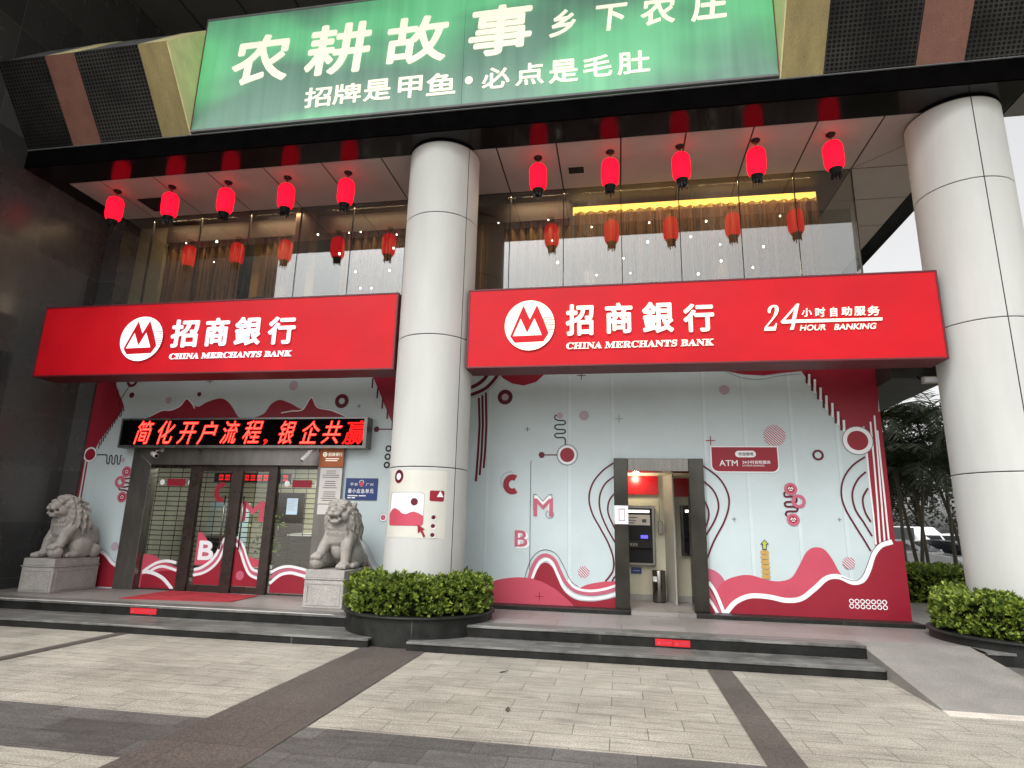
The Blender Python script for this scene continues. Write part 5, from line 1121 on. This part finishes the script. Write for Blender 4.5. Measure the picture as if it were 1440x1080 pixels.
mb = MB(); mb.box(-0.01, 0.10, 10.6505, 10.6515, r_[2] + .05, r_[3] - .05, 'm_mauve'); mb.box(0.005, 0.085, 10.6495, 10.6502, r_[2] + .07, r_[3] - .07, 'm_white'); mb.build('printed_box', t)
# plate beside the doorway
r_ = (1.562,2.618,2.586,2.994)
t = empty('atm_sign', ((r_[0] + r_[1]) / 2, 10.775, r_[2]), 'dark red plate with white ATM lettering on the mural right of the doorway', 'sign')
mb = MB(); a = Art(mb, 10.786); a.rrect(r_[0] - .018, r_[1] + .018, r_[2] - .018, r_[3] + .018, .11, 'm_white', (0, 0, 1, 1)); a.rrect(*r_, .10, 'm_red', (0, 0, 1, 1))
a.rrect(*(1.945,2.277,2.824,2.934), .055, 'm_white'); mb.build('plate', t)
mb = MB(); y = 10.7825
put_text(mb, '欢迎使用', (1.996,2.233,2.851,2.907), y, 'ink', 0.02, 0.0012); put_text(mb, 'ATM', (1.68,1.977,2.676,2.774), y, 'm_white', 0.012, 0.0012)
put_text(mb, '24小时自助服务', (2.051,2.502,2.714,2.772), y, 'm_white', 0.02, 0.0012); put_text(mb, '24 HOUR BANKING', (2.048,2.4,2.671,2.7), y, 'm_white', 0.01, 0.0012)
mb.box(2.014, 2.018, 2.672, 2.764, y, y - .001, 'm_white') if False else None
mb.build('lettering', t)
# canopy box on the side wall, floodlight
mb = MB(); mb.box(4.265, 5.16, 10.2, 15.5, 4.0, 5.2, 'canopy_dark'); tag(mb.build('side_canopy', bevel=0.01), 'dark boxy canopy along the right side wall, behind the right end of the bank sign', 'canopy')
fl = empty('floodlight', (4.62, 9.85, 3.9), 'small grey floodlight under the right end of the bank sign', 'lamp')
mb = MB(); mb.box(4.52, 4.74, 9.78, 9.86, 3.83, 3.93, 'interior_grey'); mb.box(4.535, 4.725, 9.772, 9.779, 3.843, 3.917, 'headlight'); mb.build('body', fl, 0.008)
mb = MB(); mb.tube([(4.63, 9.86, 3.9), (4.63, 10.1, 3.95), (4.63, 10.21, 4.03)], 0.015, 'black_plastic'); mb.build('arm', fl)

# ================================================================ stone lions on granite blocks
def pedestal(x0, x1, y0, y1, label):
    t = empty('pedestal', ((x0 + x1) / 2, (y0 + y1) / 2, PZ), label, 'pedestal', 'granite blocks under the stone lions')
    mb = MB(); mb.box(x0, x1, y0, y1, PZ, 0.70, 'pedestal'); mb.build('block', t, 0.012)
    mb = MB(); mb.box(x0 - .015, x1 + .015, y0 - .015, y1 + .015, 0.702, 0.725, 'pedestal'); mb.box(x0 + .004, x1 - .004, y0 + .004, y1 - .004, 0.726, 0.85, 'pedestal'); mb.build('cap', t, 0.010)
    mb = MB(); e = .07   # raised border carved on the front and the side faces
    def rim(A):
        w = .018
        for a, b, c, d in ((e, 1 - e, .10, .16), (e, 1 - e, .84, .90), (e, e + .04, .16, .84), (1 - e - .04, 1 - e, .16, .84)): A(a, b, c, d)
    rim(lambda a, b, c, d: mb.box(x0 + (x1 - x0) * a, x0 + (x1 - x0) * b, y0 - .009, y0 - .0005, PZ + .43 * c, PZ + .43 * d, 'pedestal'))
    for xs_, d_ in ((x1, 1), (x0, -1)): rim(lambda a, b, c, d: mb.box(min(xs_ + .0005 * d_, xs_ + .009 * d_), max(xs_ + .0005 * d_, xs_ + .009 * d_), y0 + (y1 - y0) * a, y0 + (y1 - y0) * b, PZ + .43 * c, PZ + .43 * d, 'pedestal'))
    mb.build('carved_border', t, 0.004)
    return t
pedestal(-4.985, -4.31, 9.53, 10.66, 'granite block carrying the right stone lion, touching the hedge planter')
pedestal(-10.52, -9.86, 9.72, 10.70, 'granite block carrying the left stone lion, near the black granite wall')

def lion_mesh():
    b = MB(); k = 'stone'
    E_ = lambda c, r, rot=None: b.ellipsoid(c, r, k, 14, 9, rot)
    def cap(ps, rs, sub=4):
        for i in range(len(ps) - 1):
            for j in range(sub + (i == len(ps) - 2)):
                t = j / sub; p = Vector(ps[i]).lerp(Vector(ps[i + 1]), t); r = rs[i] + (rs[i + 1] - rs[i]) * t; b.ellipsoid(p, (r, r, r), k, 10, 7)
    # trunk
    E_((0, .20, .27), (.27, .29, .27)); E_((0, .06, .45), (.215, .23, .27)); E_((0, -.07, .50), (.205, .17, .25)); E_((0, -.11, .34), (.15, .12, .2))
    for s in (-1, 1):
        E_((s * .215, .10, .18), (.115, .23, .19)); E_((s * .255, -.08, .055), (.08, .15, .06)); E_((s * .25, .33, .12), (.09, .12, .12))
        for q in range(3): E_((s * (.205 + .05 * q), -.20, .045), (.028, .05, .038))
    # forelegs: straight one at +x, the one at -x rests on a ball
    cap([(.15, -.12, .50), (.175, -.22, .30), (.185, -.26, .09)], [.115, .092, .075]); E_((.19, -.32, .055), (.095, .13, .06))
    for q in range(4): E_((.125 + .043 * q, -.425 + .012 * abs(q - 1.5), .045), (.026, .045, .042)); 
    E_((.12, -.30, .08), (.03, .06, .03))
    cap([(-.15, -.12, .50), (-.19, -.24, .36), (-.215, -.31, .235)], [.115, .09, .078]); E_((-.22, -.36, .215), (.095, .12, .055))
    for q in range(4): E_((-.285 + .043 * q, -.465 + .012 * abs(q - 1.5), .185), (.027, .045, .045))
    E_((-.23, -.37, .10), (.118, .118, .105))
    # head
    E_((0, -.14, .86), (.195, .20, .19)); E_((0, -.13, .99), (.15, .15, .085)); E_((0, -.30, .905), (.115, .12, .075)); E_((0, -.36, .865), (.105, .085, .05))
    for s in (-1, 1):
        E_((s * .055, -.405, .865), (.058, .055, .045)); E_((s * .115, -.25, .815), (.07, .10, .085)); E_((s * .085, -.315, .985), (.075, .05, .035), Matrix.Rotation(s * .35, 3, 'Y')); E_((s * .088, -.325, .935), (.034, .03, .027))
        E_((s * .165, -.2, .90), (.05, .1, .06)); E_((s * .2, -.1, 1.0), (.045, .035, .075), Matrix.Rotation(s * .5, 3, 'Y')); E_((s * .033, -.432, .912), (.028, .025, .02))
        E_((s * .07, -.40, .815), (.016, .016, .03)); E_((s * .1, -.37, .775), (.02, .05, .03))
    E_((0, -.43, .915), (.045, .035, .032)); E_((0, -.37, .955), (.035, .05, .03))
    E_((0, -.315, .735), (.098, .105, .038)); E_((0, -.365, .735), (.08, .06, .035)); E_((0, -.28, .755), (.10, .04, .06))      # lower jaw, mouth open above it
    E_((0, -.33, .775), (.05, .07, .016))                                                                              # tongue
    for s in (-1, 1): E_((s * .062, -.385, .775), (.014, .014, .028))
    # mane: rings of curling locks
    rnd = random.Random(11)
    for ring, (y0, r0, n, ln) in enumerate(((-.205, .175, 17, .15), (-.12, .205, 17, .2), (-.03, .215, 15, .24), (.07, .205, 13, .24))):
        for i in range(n):
            a = R(-150 + 300 * (i + .5 * (ring % 2)) / (n - 1)) if ring < 2 else R(-165 + 330 * i / (n - 1))
            sx, cz = math.sin(a), math.cos(a); zc = .85 - .03 * ring; j = rnd.uniform(.9, 1.12)
            p0 = Vector((r0 * sx, y0, zc + r0 * cz)); out = Vector((sx, 0.25, cz))
            dn = Vector((sx * .15, .22, -1.0 + .9 * max(0, cz)))
            p1 = p0 + out * .045 + dn * ln * .30 * j; p2 = p0 + out * .055 + dn * ln * .65 * j + Vector((0, .02, 0)); p3 = p2 + dn * ln * .4 * j + Vector((-cz * .03, -.03, 0))
            cap([p0, p1, p2, p3], [.032, .034, .027, .012], 3)
    for row, (z, y, n, w) in enumerate(((.70, -.255, 7, .15), (.62, -.25, 8, .17), (.54, -.235, 7, .15))):
        for i in range(n):
            x = -w + 2 * w * (i + .5) / n
            yy = y + .5 * x * x * 4
            cap([(x, yy, z), (x * 1.05, yy - .025, z - .06), (x * 1.0 + .012, yy - .02, z - .12), (x * .95, yy + .0, z - .17)], [.026, .03, .022, .010], 3)
    for i in range(7):                                      # top knot and forehead curls
        a = R(-60 + 20 * i); cap([(.10 * math.sin(a), -.25, .985 + .03 * math.cos(a)), (.14 * math.sin(a), -.23, 1.02 + .05 * math.cos(a)), (.17 * math.sin(a), -.16, 1.035 + .07 * math.cos(a))], [.026, .03, .014], 3)
    # back curls and tail
    for i in range(5): cap([(0, .22 + .03 * i, .62 - .07 * i), (.03 * (-1) ** i, .30 + .03 * i, .60 - .07 * i)], [.045, .03], 3)
    cap([(0, .44, .15), (0, .50, .3), (0, .46, .45), (0, .40, .56)], [.05, .075, .085, .03], 4)
    me = bpy.data.meshes.new('lion_lumps'); me.from_pydata(b.v, [], b.f); o = bpy.data.objects.new('lion_lumps', me); COL.objects.link(o)
    m = o.modifiers.new('r', 'REMESH'); m.mode = 'VOXEL'; m.voxel_size = 0.0105
    m2 = o.modifiers.new('s', 'SMOOTH'); m2.factor = 0.5; m2.iterations = 2
    out = bpy.data.meshes.new_from_object(o.evaluated_get(bpy.context.evaluated_depsgraph_get()))
    bpy.data.objects.remove(o); bpy.data.meshes.remove(me)
    out.name = 'stone_lion'; out.materials.clear(); out.materials.append(M['stone'])
    out.polygons.foreach_set('use_smooth', [True] * len(out.polygons)); out.update()
    return out
lm = lion_mesh()
def lion(x, y, sx, label, sc, rz=0.0):
    o = bpy.data.objects.new('stone_lion', lm); COL.objects.link(o); o.location = (x, y, 0.849); o.scale = (sx * sc, sc, sc); o.rotation_euler.z = rz
    return tag(o, label, 'lion statue', 'carved stone guardian lions')
lion(-4.66, 10.10, 1, 'carved grey stone lion with a paw on a ball, right of the doors', 1.03, R(2))
lion(-10.16, 10.22, -1, 'carved grey stone lion at the left of the doors, near the black granite wall', 1.03, R(-8))

# ================================================================ planters, hedges
def planter(cx, cy, r, label):
    t = empty('planter', (cx, cy, 0), label, 'planter')
    mb = MB(); mb.lathe([(r, 0.0), (r, 0.36)], (cx, cy, 0), 'black_stone', 64, cap=False); mb.build('wall', t)
    mb = MB(); mb.lathe([(r - .02, 0.362), (r + .035, 0.362), (r + .04, 0.37), (r + .04, 0.385), (r + .03, 0.395), (r - .16, 0.395), (r - .165, 0.33)], (cx, cy, 0), 'black_stone', 72, cap=False); mb.build('rim', t)
    mb = MB(); mb.lathe([(0.40, 0.34), (r - .1, 0.34)], (cx, cy, 0), 'soil', 48, cap=False); mb.build('soil', t)
planter(-2.95, 9.28, 1.07, 'round black stone planter at the foot of the middle column')
planter(5.30, 9.55, 1.13, 'round black stone planter at the foot of the right corner column')

def leaf_quads(mb, p, d, L_, W_, k, rnd):
    d = d.normalized(); s = d.cross(Vector((rnd.uniform(-1, 1), rnd.uniform(-1, 1), rnd.uniform(-1, 1)))).normalized(); n = d.cross(s)
    m = p + d * L_ * .55 - n * L_ * .06
    mb.add([p, m + s * W_, p + d * L_, m - s * W_], [(0, 1, 2, 3)], k)
def hedge(cx, cy, r_in, r_out, z0, z1, n, label, seed, a0=0.0, a1=2 * math.pi):
    rnd = random.Random(seed); t = empty('hedge', (cx, cy, z0), label, 'hedge')
    mb = MB(); zt_ = z1 - .10; ri, ro = r_in + .02, r_out - .11
    vs = []; fs = []; seg = 72; prof = [(ro * .93, z0), (ro, z0 + .12), (ro, zt_ - .08), (ro - .08, zt_), (ri, zt_ + .02)]
    for j in range(seg):
        a = 2 * math.pi * j / seg
        for q, (r, z) in enumerate(prof):
            nn = noise.noise(Vector((math.cos(a) * 5, math.sin(a) * 5, z * 6 + seed))) * .045
            vs.append((cx + (r + nn) * math.cos(a), cy + (r + nn) * math.sin(a), z + nn * .6))
    m = len(prof)
    for j in range(seg):
        w = (j + 1) % seg
        for q in range(m - 1): fs.append((j * m + q, w * m + q, w * m + q + 1, j * m + q + 1))
    mb.add(vs, fs, 'leaf_core', True); mb.build('twigs', t)
    mb = MB()
    for i in range(n):
        a = rnd.uniform(a0, a1); u = rnd.random()
        lump = 1 + .07 * noise.noise(Vector((math.cos(a) * 4, math.sin(a) * 4, seed))) + .03 * noise.noise(Vector((math.cos(a) * 13, math.sin(a) * 13, seed)))
        if u < .55:
            z = z0 + .04 + (z1 - z0 - .06) * rnd.random(); r = r_out * lump - .02 - rnd.random() ** 1.5 * .17 - .10 * max(0, (z - z1 + .14) / .14) - .05 * max(0, (z0 + .1 - z) / .1); up = .35 + .5 * rnd.random(); dr = 1.0
        else:
            r = math.sqrt(r_in ** 2 + (r_out ** 2 - r_in ** 2) * rnd.random()) * .97; z = z1 - .10 * max(0, (r - r_out + .2) / .2) - rnd.random() ** 2 * .1 + .09 * noise.noise(Vector((math.cos(a) * r * 3.2, math.sin(a) * r * 3.2, 1.7))) + .03 * rnd.random(); up = 1.0; dr = .5
        p = Vector((cx + r * math.cos(a), cy + r * math.sin(a), z))
        c0 = Vector((math.cos(a) * dr, math.sin(a) * dr, up))
        stray = .05 if rnd.random() < .06 else 0.0
        p = p + c0.normalized() * stray; big = rnd.uniform(.75, 1.25)
        for q in range(6):
            d = c0 * .8 + Vector((rnd.gauss(0, .75), rnd.gauss(0, .75), rnd.gauss(0, .55)))
            leaf_quads(mb, p, d, rnd.uniform(.05, .08) * big, rnd.uniform(.015, .023) * big, 'leaf', rnd)
    mb.build('foliage', t); return t
hedge(-2.95, 9.30, 0.48, 1.07, 0.36, 0.84, 2900, 'round clipped green hedge around the foot of the middle column', 4)
hedge(5.30, 9.55, 0.65, 1.10, 0.36, 0.86, 2600, 'clipped green hedge around the right corner column', 9)

def hedge_row(x0, x1, y0, y1, z0, z1, n, label, seed):
    rnd = random.Random(seed); t = empty('hedge', ((x0 + x1) / 2, (y0 + y1) / 2, z0), label, 'hedge')
    mb = MB(); mb.box(x0 + .08, x1 - .08, y0 + .08, y1 - .08, z0, z1 - .1, 'leaf_core'); mb.build('twigs', t)
    mb = MB()
    for i in range(n):
        x, y, z = rnd.uniform(x0, x1), rnd.uniform(y0, y1), rnd.uniform(z0, z1)
        f = rnd.random()
        if f < .45: y = y0 + rnd.random() ** 2 * .15; d0 = Vector((0, -1, .4))
        elif f < .6: x = x0 + rnd.random() ** 2 * .15; d0 = Vector((-1, 0, .4))
        else: z = z1 - rnd.random() ** 2 * .12 + .1 * noise.noise(Vector((x * 2, y * 2, seed))); d0 = Vector((0, -.2, 1))
        for q in range(3): leaf_quads(mb, Vector((x, y, z)), d0 + Vector((rnd.gauss(0, .7), rnd.gauss(0, .7), rnd.gauss(0, .5))), rnd.uniform(.08, .13), rnd.uniform(.02, .03), 'leaf', rnd)
    mb.build('foliage', t)
hedge_row(6.6, 13.6, 18.6, 20.4, 0.0, 0.66, 2600, 'long low hedge behind the right column, in front of the palms and parked cars', 5)
hedge_row(5.3, 7.3, 14.4, 16.2, 0.272, 0.95, 900, 'short dark hedge between the mural wall corner and the right planter', 6)

# ================================================================ palms, trees, cars and a house beyond the right corner
def palm(x, y, h, nst, seed, label):
    rnd = random.Random(seed); t = empty('palm_tree', (x, y, 0), label, 'palm tree', 'palms beyond the right corner')
    for s_ in range(nst):
        bx, by = x + rnd.gauss(0, .32), y + rnd.gauss(0, .32); tx, ty = bx + rnd.gauss(0, .45), by + rnd.gauss(0, .35); hh = h * rnd.uniform(.62, 1.0)
        top = Vector((tx, ty, hh))
        mb = MB(); mb.tube([(bx, by, 0), (bx * .6 + tx * .4, by * .6 + ty * .4, hh * .4), (bx * .2 + tx * .8, by * .2 + ty * .8, hh * .75), top], [.07, .055, .05, .04], 'bark', 8); mb.build('trunk', t)
        mb = MB(); nf = 15
        for i in range(nf):
            a = 2 * math.pi * (i + rnd.random() * .7) / nf; L_ = rnd.uniform(1.7, 2.6); el = rnd.uniform(.15, 1.4)
            hd = Vector((math.cos(a), math.sin(a), 0)); pts = []
            for q in range(13):
                u = q / 12; ang = el - 1.5 * u ** 1.4; 
                pts.append(top + hd * (L_ * u * math.cos(max(ang, -.9) * .75)) + Vector((0, 0, L_ * (math.sin(el) * u - .75 * u * u))))
            mb.tube(pts, [.018] * 6 + [.012] * 4 + [.006] * 3, 'frond', 4)
            for q in range(1, 13):
                for sub in (0, .5):
                    p = pts[q - 1].lerp(pts[q], sub); u = (q - 1 + sub) / 12
                    tg = (pts[q] - pts[q - 1]).normalized(); sd_ = tg.cross(Vector((0, 0, 1))).normalized(); ll = .62 * math.sin(math.pi * min(1, .12 + u * .86)) ** .6 + .08
                    for s in (-1, 1):
                        d = (sd_ * s * .8 + tg * .75 + Vector((0, 0, rnd.uniform(-.35, .12)))).normalized(); w = tg * .024
                        mb.add([p - w, p + w, p + d * ll * .6 + w * .9 - Vector((0, 0, .03)), p + d * ll - Vector((0, 0, .12 * ll)), p + d * ll * .6 - w * .9 - Vector((0, 0, .03))], [(0, 1, 2, 3, 4)], 'frond')
        mb.build('crown', t)
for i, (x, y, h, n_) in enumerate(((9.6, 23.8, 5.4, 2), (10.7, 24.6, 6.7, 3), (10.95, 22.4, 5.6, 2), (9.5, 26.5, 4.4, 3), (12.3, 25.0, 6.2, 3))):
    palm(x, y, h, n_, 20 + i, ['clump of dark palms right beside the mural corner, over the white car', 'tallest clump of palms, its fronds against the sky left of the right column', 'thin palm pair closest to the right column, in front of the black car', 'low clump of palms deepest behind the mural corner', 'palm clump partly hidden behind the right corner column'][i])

def tree(x, y, h, r, seed, label):
    rnd = random.Random(seed); t = empty('tree', (x, y, 0), label, 'tree', 'leafy trees across the road')
    mb = MB(); mb.tube([(x, y, 0), (x + .1, y, h * .3), (x - .1, y + .1, h * .55), (x, y, h * .8)], [.24, .19, .13, .05], 'bark', 8)
    cl = []
    for i in range(24):
        a = rnd.uniform(0, 6.28); rr = r * rnd.uniform(.2, .9); z = h * rnd.uniform(.22, .98); c = Vector((x + rr * math.cos(a), y + rr * math.sin(a), z)); cl.append((c, r * rnd.uniform(.25, .42)))
        mb.tube([(x, y, h * rnd.uniform(.25, .5)), Vector((x, y, z * .7)).lerp(c, .5), c], [.07, .045, .015], 'bark', 5)
    mb.build('trunk', t); mb = MB()
    for c, cr in cl:
        for i in range(230):
            d = Vector((rnd.gauss(0, 1), rnd.gauss(0, 1), rnd.gauss(0, .8))).normalized(); p = c + d * cr * (rnd.random() ** .4)
            leaf_quads(mb, p, d + Vector((rnd.gauss(0, .6), rnd.gauss(0, .6), -.2)), rnd.uniform(.18, .3), rnd.uniform(.05, .09), 'leaf_far', rnd)
    mb.build('crown', t)
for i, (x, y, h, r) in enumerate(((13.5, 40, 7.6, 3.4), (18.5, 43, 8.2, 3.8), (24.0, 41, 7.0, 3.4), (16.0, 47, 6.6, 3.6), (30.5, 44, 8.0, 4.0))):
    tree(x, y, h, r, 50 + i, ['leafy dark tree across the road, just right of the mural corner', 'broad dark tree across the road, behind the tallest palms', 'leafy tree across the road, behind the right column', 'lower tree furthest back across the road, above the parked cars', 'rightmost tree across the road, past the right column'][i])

def car(x, y, rz, paint, label, kind='sedan'):
    t = bpy.data.objects.new('parked_car', None); COL.objects.link(t); t.location = (x, y, .006); t.rotation_euler.z = rz
    tag(t, label, 'car', 'vehicles parked across the road')
    def part(mb, name, parent=None, bevel=0.0):
        o = mb.build(name, None, bevel); o.parent = parent or t; return o
    L_, W_ = 4.6, 1.8; hw = W_ / 2
    if kind == 'sedan': low = [(-2.3, .35), (-2.28, .75), (-2.2, .92), (-1.6, 1.0), (1.0, .98), (1.9, .86), (2.25, .70), (2.3, .45), (2.25, .22), (-2.2, .22)]; cab = [(-1.75, .98), (-1.05, 1.40), (-.3, 1.47), (.35, 1.42), (1.15, .97)]
    elif kind == 'suv': low = [(-2.2, .35), (-2.22, .8), (-2.2, 1.05), (1.0, 1.08), (1.9, 1.0), (2.22, .82), (2.28, .5), (2.2, .25), (-2.15, .25)]; cab = [(-2.15, 1.05), (-1.9, 1.68), (-.5, 1.75), (.25, 1.68), (1.1, 1.06)]
    else: low = [(-2.4, .35), (-2.4, 1.0), (1.9, 1.0), (2.3, .9), (2.38, .5), (2.3, .25), (-2.35, .25)]; cab = [(-2.4, 1.0), (-2.36, 2.0), (-1.5, 2.1), (1.0, 2.06), (1.7, 1.5), (1.95, .99)]
    def shell(pts, w0, w1, k, zlo, zhi):
        mb = MB(); n = len(pts); vs = []
        for s in (-1, 1):
            for px_, pz in pts: f = (pz - zlo) / (zhi - zlo); w = w0 + (w1 - w0) * max(0, min(1, f)); w -= .10 * max(0, abs(px_) - 1.7); vs.append((px_, s * w, pz))
        fs = [list(range(n)), list(range(2 * n - 1, n - 1, -1))] + [(i, i + n, (i + 1) % n + n, (i + 1) % n) for i in range(n)]
        mb.add(vs, fs, k); return mb
    part(shell(low, hw, hw * .97, paint, .25, 1.0), 'body', None, .05)
    part(shell(cab, hw * .93, hw * .72, paint, cab[0][1], max(q[1] for q in cab)), 'cabin', None, .04)
    # glazing: quads laid on the cabin, set proud of it
    zl, zh = cab[0][1], max(q[1] for q in cab); W = lambda z: hw * .93 + (hw * .72 - hw * .93) * (z - zl) / (zh - zl)
    x0 = cab[0][0]; x3 = cab[-1][0]; zt_ = zh - .10
    front = (cab[-2], cab[-1]); rear = (cab[0], cab[1])
    def on(seg, f): return (seg[0][0] + (seg[1][0] - seg[0][0]) * f, seg[0][1] + (seg[1][1] - seg[0][1]) * f)
    for s in (-1, 1):
        for u0, u1 in ((.10, .48), (.52, .92)):
            mb = MB(); zb = zl + .06; xb0 = x0 + .25 + (x3 - x0 - .4) * u0; xb1 = x0 + .25 + (x3 - x0 - .4) * u1
            xt0 = cab[1][0] + .1 + (cab[-2][0] - cab[1][0] - .15) * u0; xt1 = cab[1][0] + .1 + (cab[-2][0] - cab[1][0] - .15) * u1
            q = [(xb0, s * (W(zb) + .012), zb), (xb1, s * (W(zb) + .012), zb), (xt1, s * (W(zt_) + .012), zt_), (xt0, s * (W(zt_) + .012), zt_)]
            mb.add(q, [(0, 1, 2, 3)], 'car_glass'); part(mb, 'side_window')
    for seg, nm, dx in ((front, 'windscreen', .02), (rear, 'rear_window', -.02)):
        a, c = on(seg, .12), on(seg, .9)
        mb = MB(); mb.add([(a[0] + dx, -W(a[1]) * .86, a[1] + .015), (a[0] + dx, W(a[1]) * .86, a[1] + .015), (c[0] + dx, W(c[1]) * .88, c[1] + .015), (c[0] + dx, -W(c[1]) * .88, c[1] + .015)], [(0, 1, 2, 3)], 'car_glass'); part(mb, nm)
    for s in (-1, 1):
        mb = MB(); mb.ellipsoid((2.12, s * .62, .72), (.14, .2, .085), 'headlight', 12, 8); part(mb, 'headlight')
        mb = MB(); mb.ellipsoid((-2.2, s * .66, .82), (.06, .18, .08), 'm_red', 10, 6); part(mb, 'tail_light')
        mb = MB(); mb.ellipsoid((.95, s * (hw + .08), 1.03), (.06, .10, .06), paint, 10, 6); part(mb, 'mirror')
    mb = MB(); mb.box(2.26, 2.32, -.45, .45, .48, .68, 'black_plastic'); part(mb, 'grille', None, .02)
    mb = MB(); mb.box(2.28, 2.335, -.75, .75, .28, .42, 'black_plastic'); part(mb, 'bumper', None, .02)
    for wx in (-1.38, 1.40):
        for s in (-1, 1):
            mb = MB(); prof = [(.2, -.1), (.30, -.1), (.325, -.07), (.325, .07), (.30, .1), (.2, .1)]; vs = []; fs = []; n = 24
            for j in range(n):
                a = 2 * math.pi * j / n
                for r, o_ in prof: vs.append((wx + r * math.cos(a), s * (hw - .07) + o_, .33 + r * math.sin(a)))
            for j in range(n):
                for q in range(5): fs.append((j * 6 + q, ((j + 1) % n) * 6 + q, ((j + 1) % n) * 6 + q + 1, j * 6 + q + 1))
            mb.add(vs, fs, 'tyre', True); wh = part(mb, 'wheel')
            mb = MB(); yy = s * (hw - .07) + s * .085
            mb.add([(wx + .21 * math.cos(2 * math.pi * j / n), yy, .33 + .21 * math.sin(2 * math.pi * j / n)) for j in range(n)], [list(range(n))], 'black_plastic')
            for j in range(5):
                a = 2 * math.pi * j / 5; dx, dz = math.cos(a), math.sin(a); ox, oz = -dz * .035, dx * .035
                mb.add([(wx + ox, yy + s * .006, .33 + oz), (wx - ox, yy + s * .006, .33 - oz), (wx + .2 * dx - ox, yy + s * .006, .33 + .2 * dz - oz), (wx + .2 * dx + ox, yy + s * .006, .33 + .2 * dz + oz)], [(0, 1, 2, 3)], 'rim')
            o = part(mb, 'rim', wh)
    return t
car(13.7, 29.6, R(-36), 'car_black', 'glossy black saloon car parked behind the thin palm trunks')
car(16.4, 33.8, R(-30), 'car_white', 'white car parked behind the black car', 'suv')
car(11.5, 28.2, R(-42), 'car_white', 'white saloon car closest to the mural corner, left of the black car')
car(14.7, 35.5, R(-75), 'car_white', 'tall white van parked furthest back beyond the palms', 'van')


# bits lying on the paving
for x, y, z, rz, lb_ in ((-1.35, 7.28, 0.001, .4, 'dark curled leaf on the pale paving below the middle planter'), (-1.0, 5.82, 0.001, 1.7, 'tiny dark leaf on the pale paving nearest the camera')):
    mb = MB(); n = 7; P_ = []
    for i in range(n):
        u = i / (n - 1); w = .022 * math.sin(math.pi * min(1, u + .04)); P_ += [(x + (.1 * u) * math.cos(rz) - w * math.sin(rz), y + (.1 * u) * math.sin(rz) + w * math.cos(rz), z + .018 * u * u + .006), (x + (.1 * u) * math.cos(rz), y + (.1 * u) * math.sin(rz), z + .018 * u * u), (x + (.1 * u) * math.cos(rz) + w * math.sin(rz), y + (.1 * u) * math.sin(rz) - w * math.cos(rz), z + .018 * u * u + .008)]
    for i in range(n - 1):
        for j in (0, 1): mb.add([P_[i * 3 + j], P_[i * 3 + 3 + j], P_[i * 3 + 4 + j], P_[i * 3 + 1 + j]], [(0, 1, 2, 3)], 'bark')
    tag(mb.build('fallen_leaf'), lb_, 'leaf')
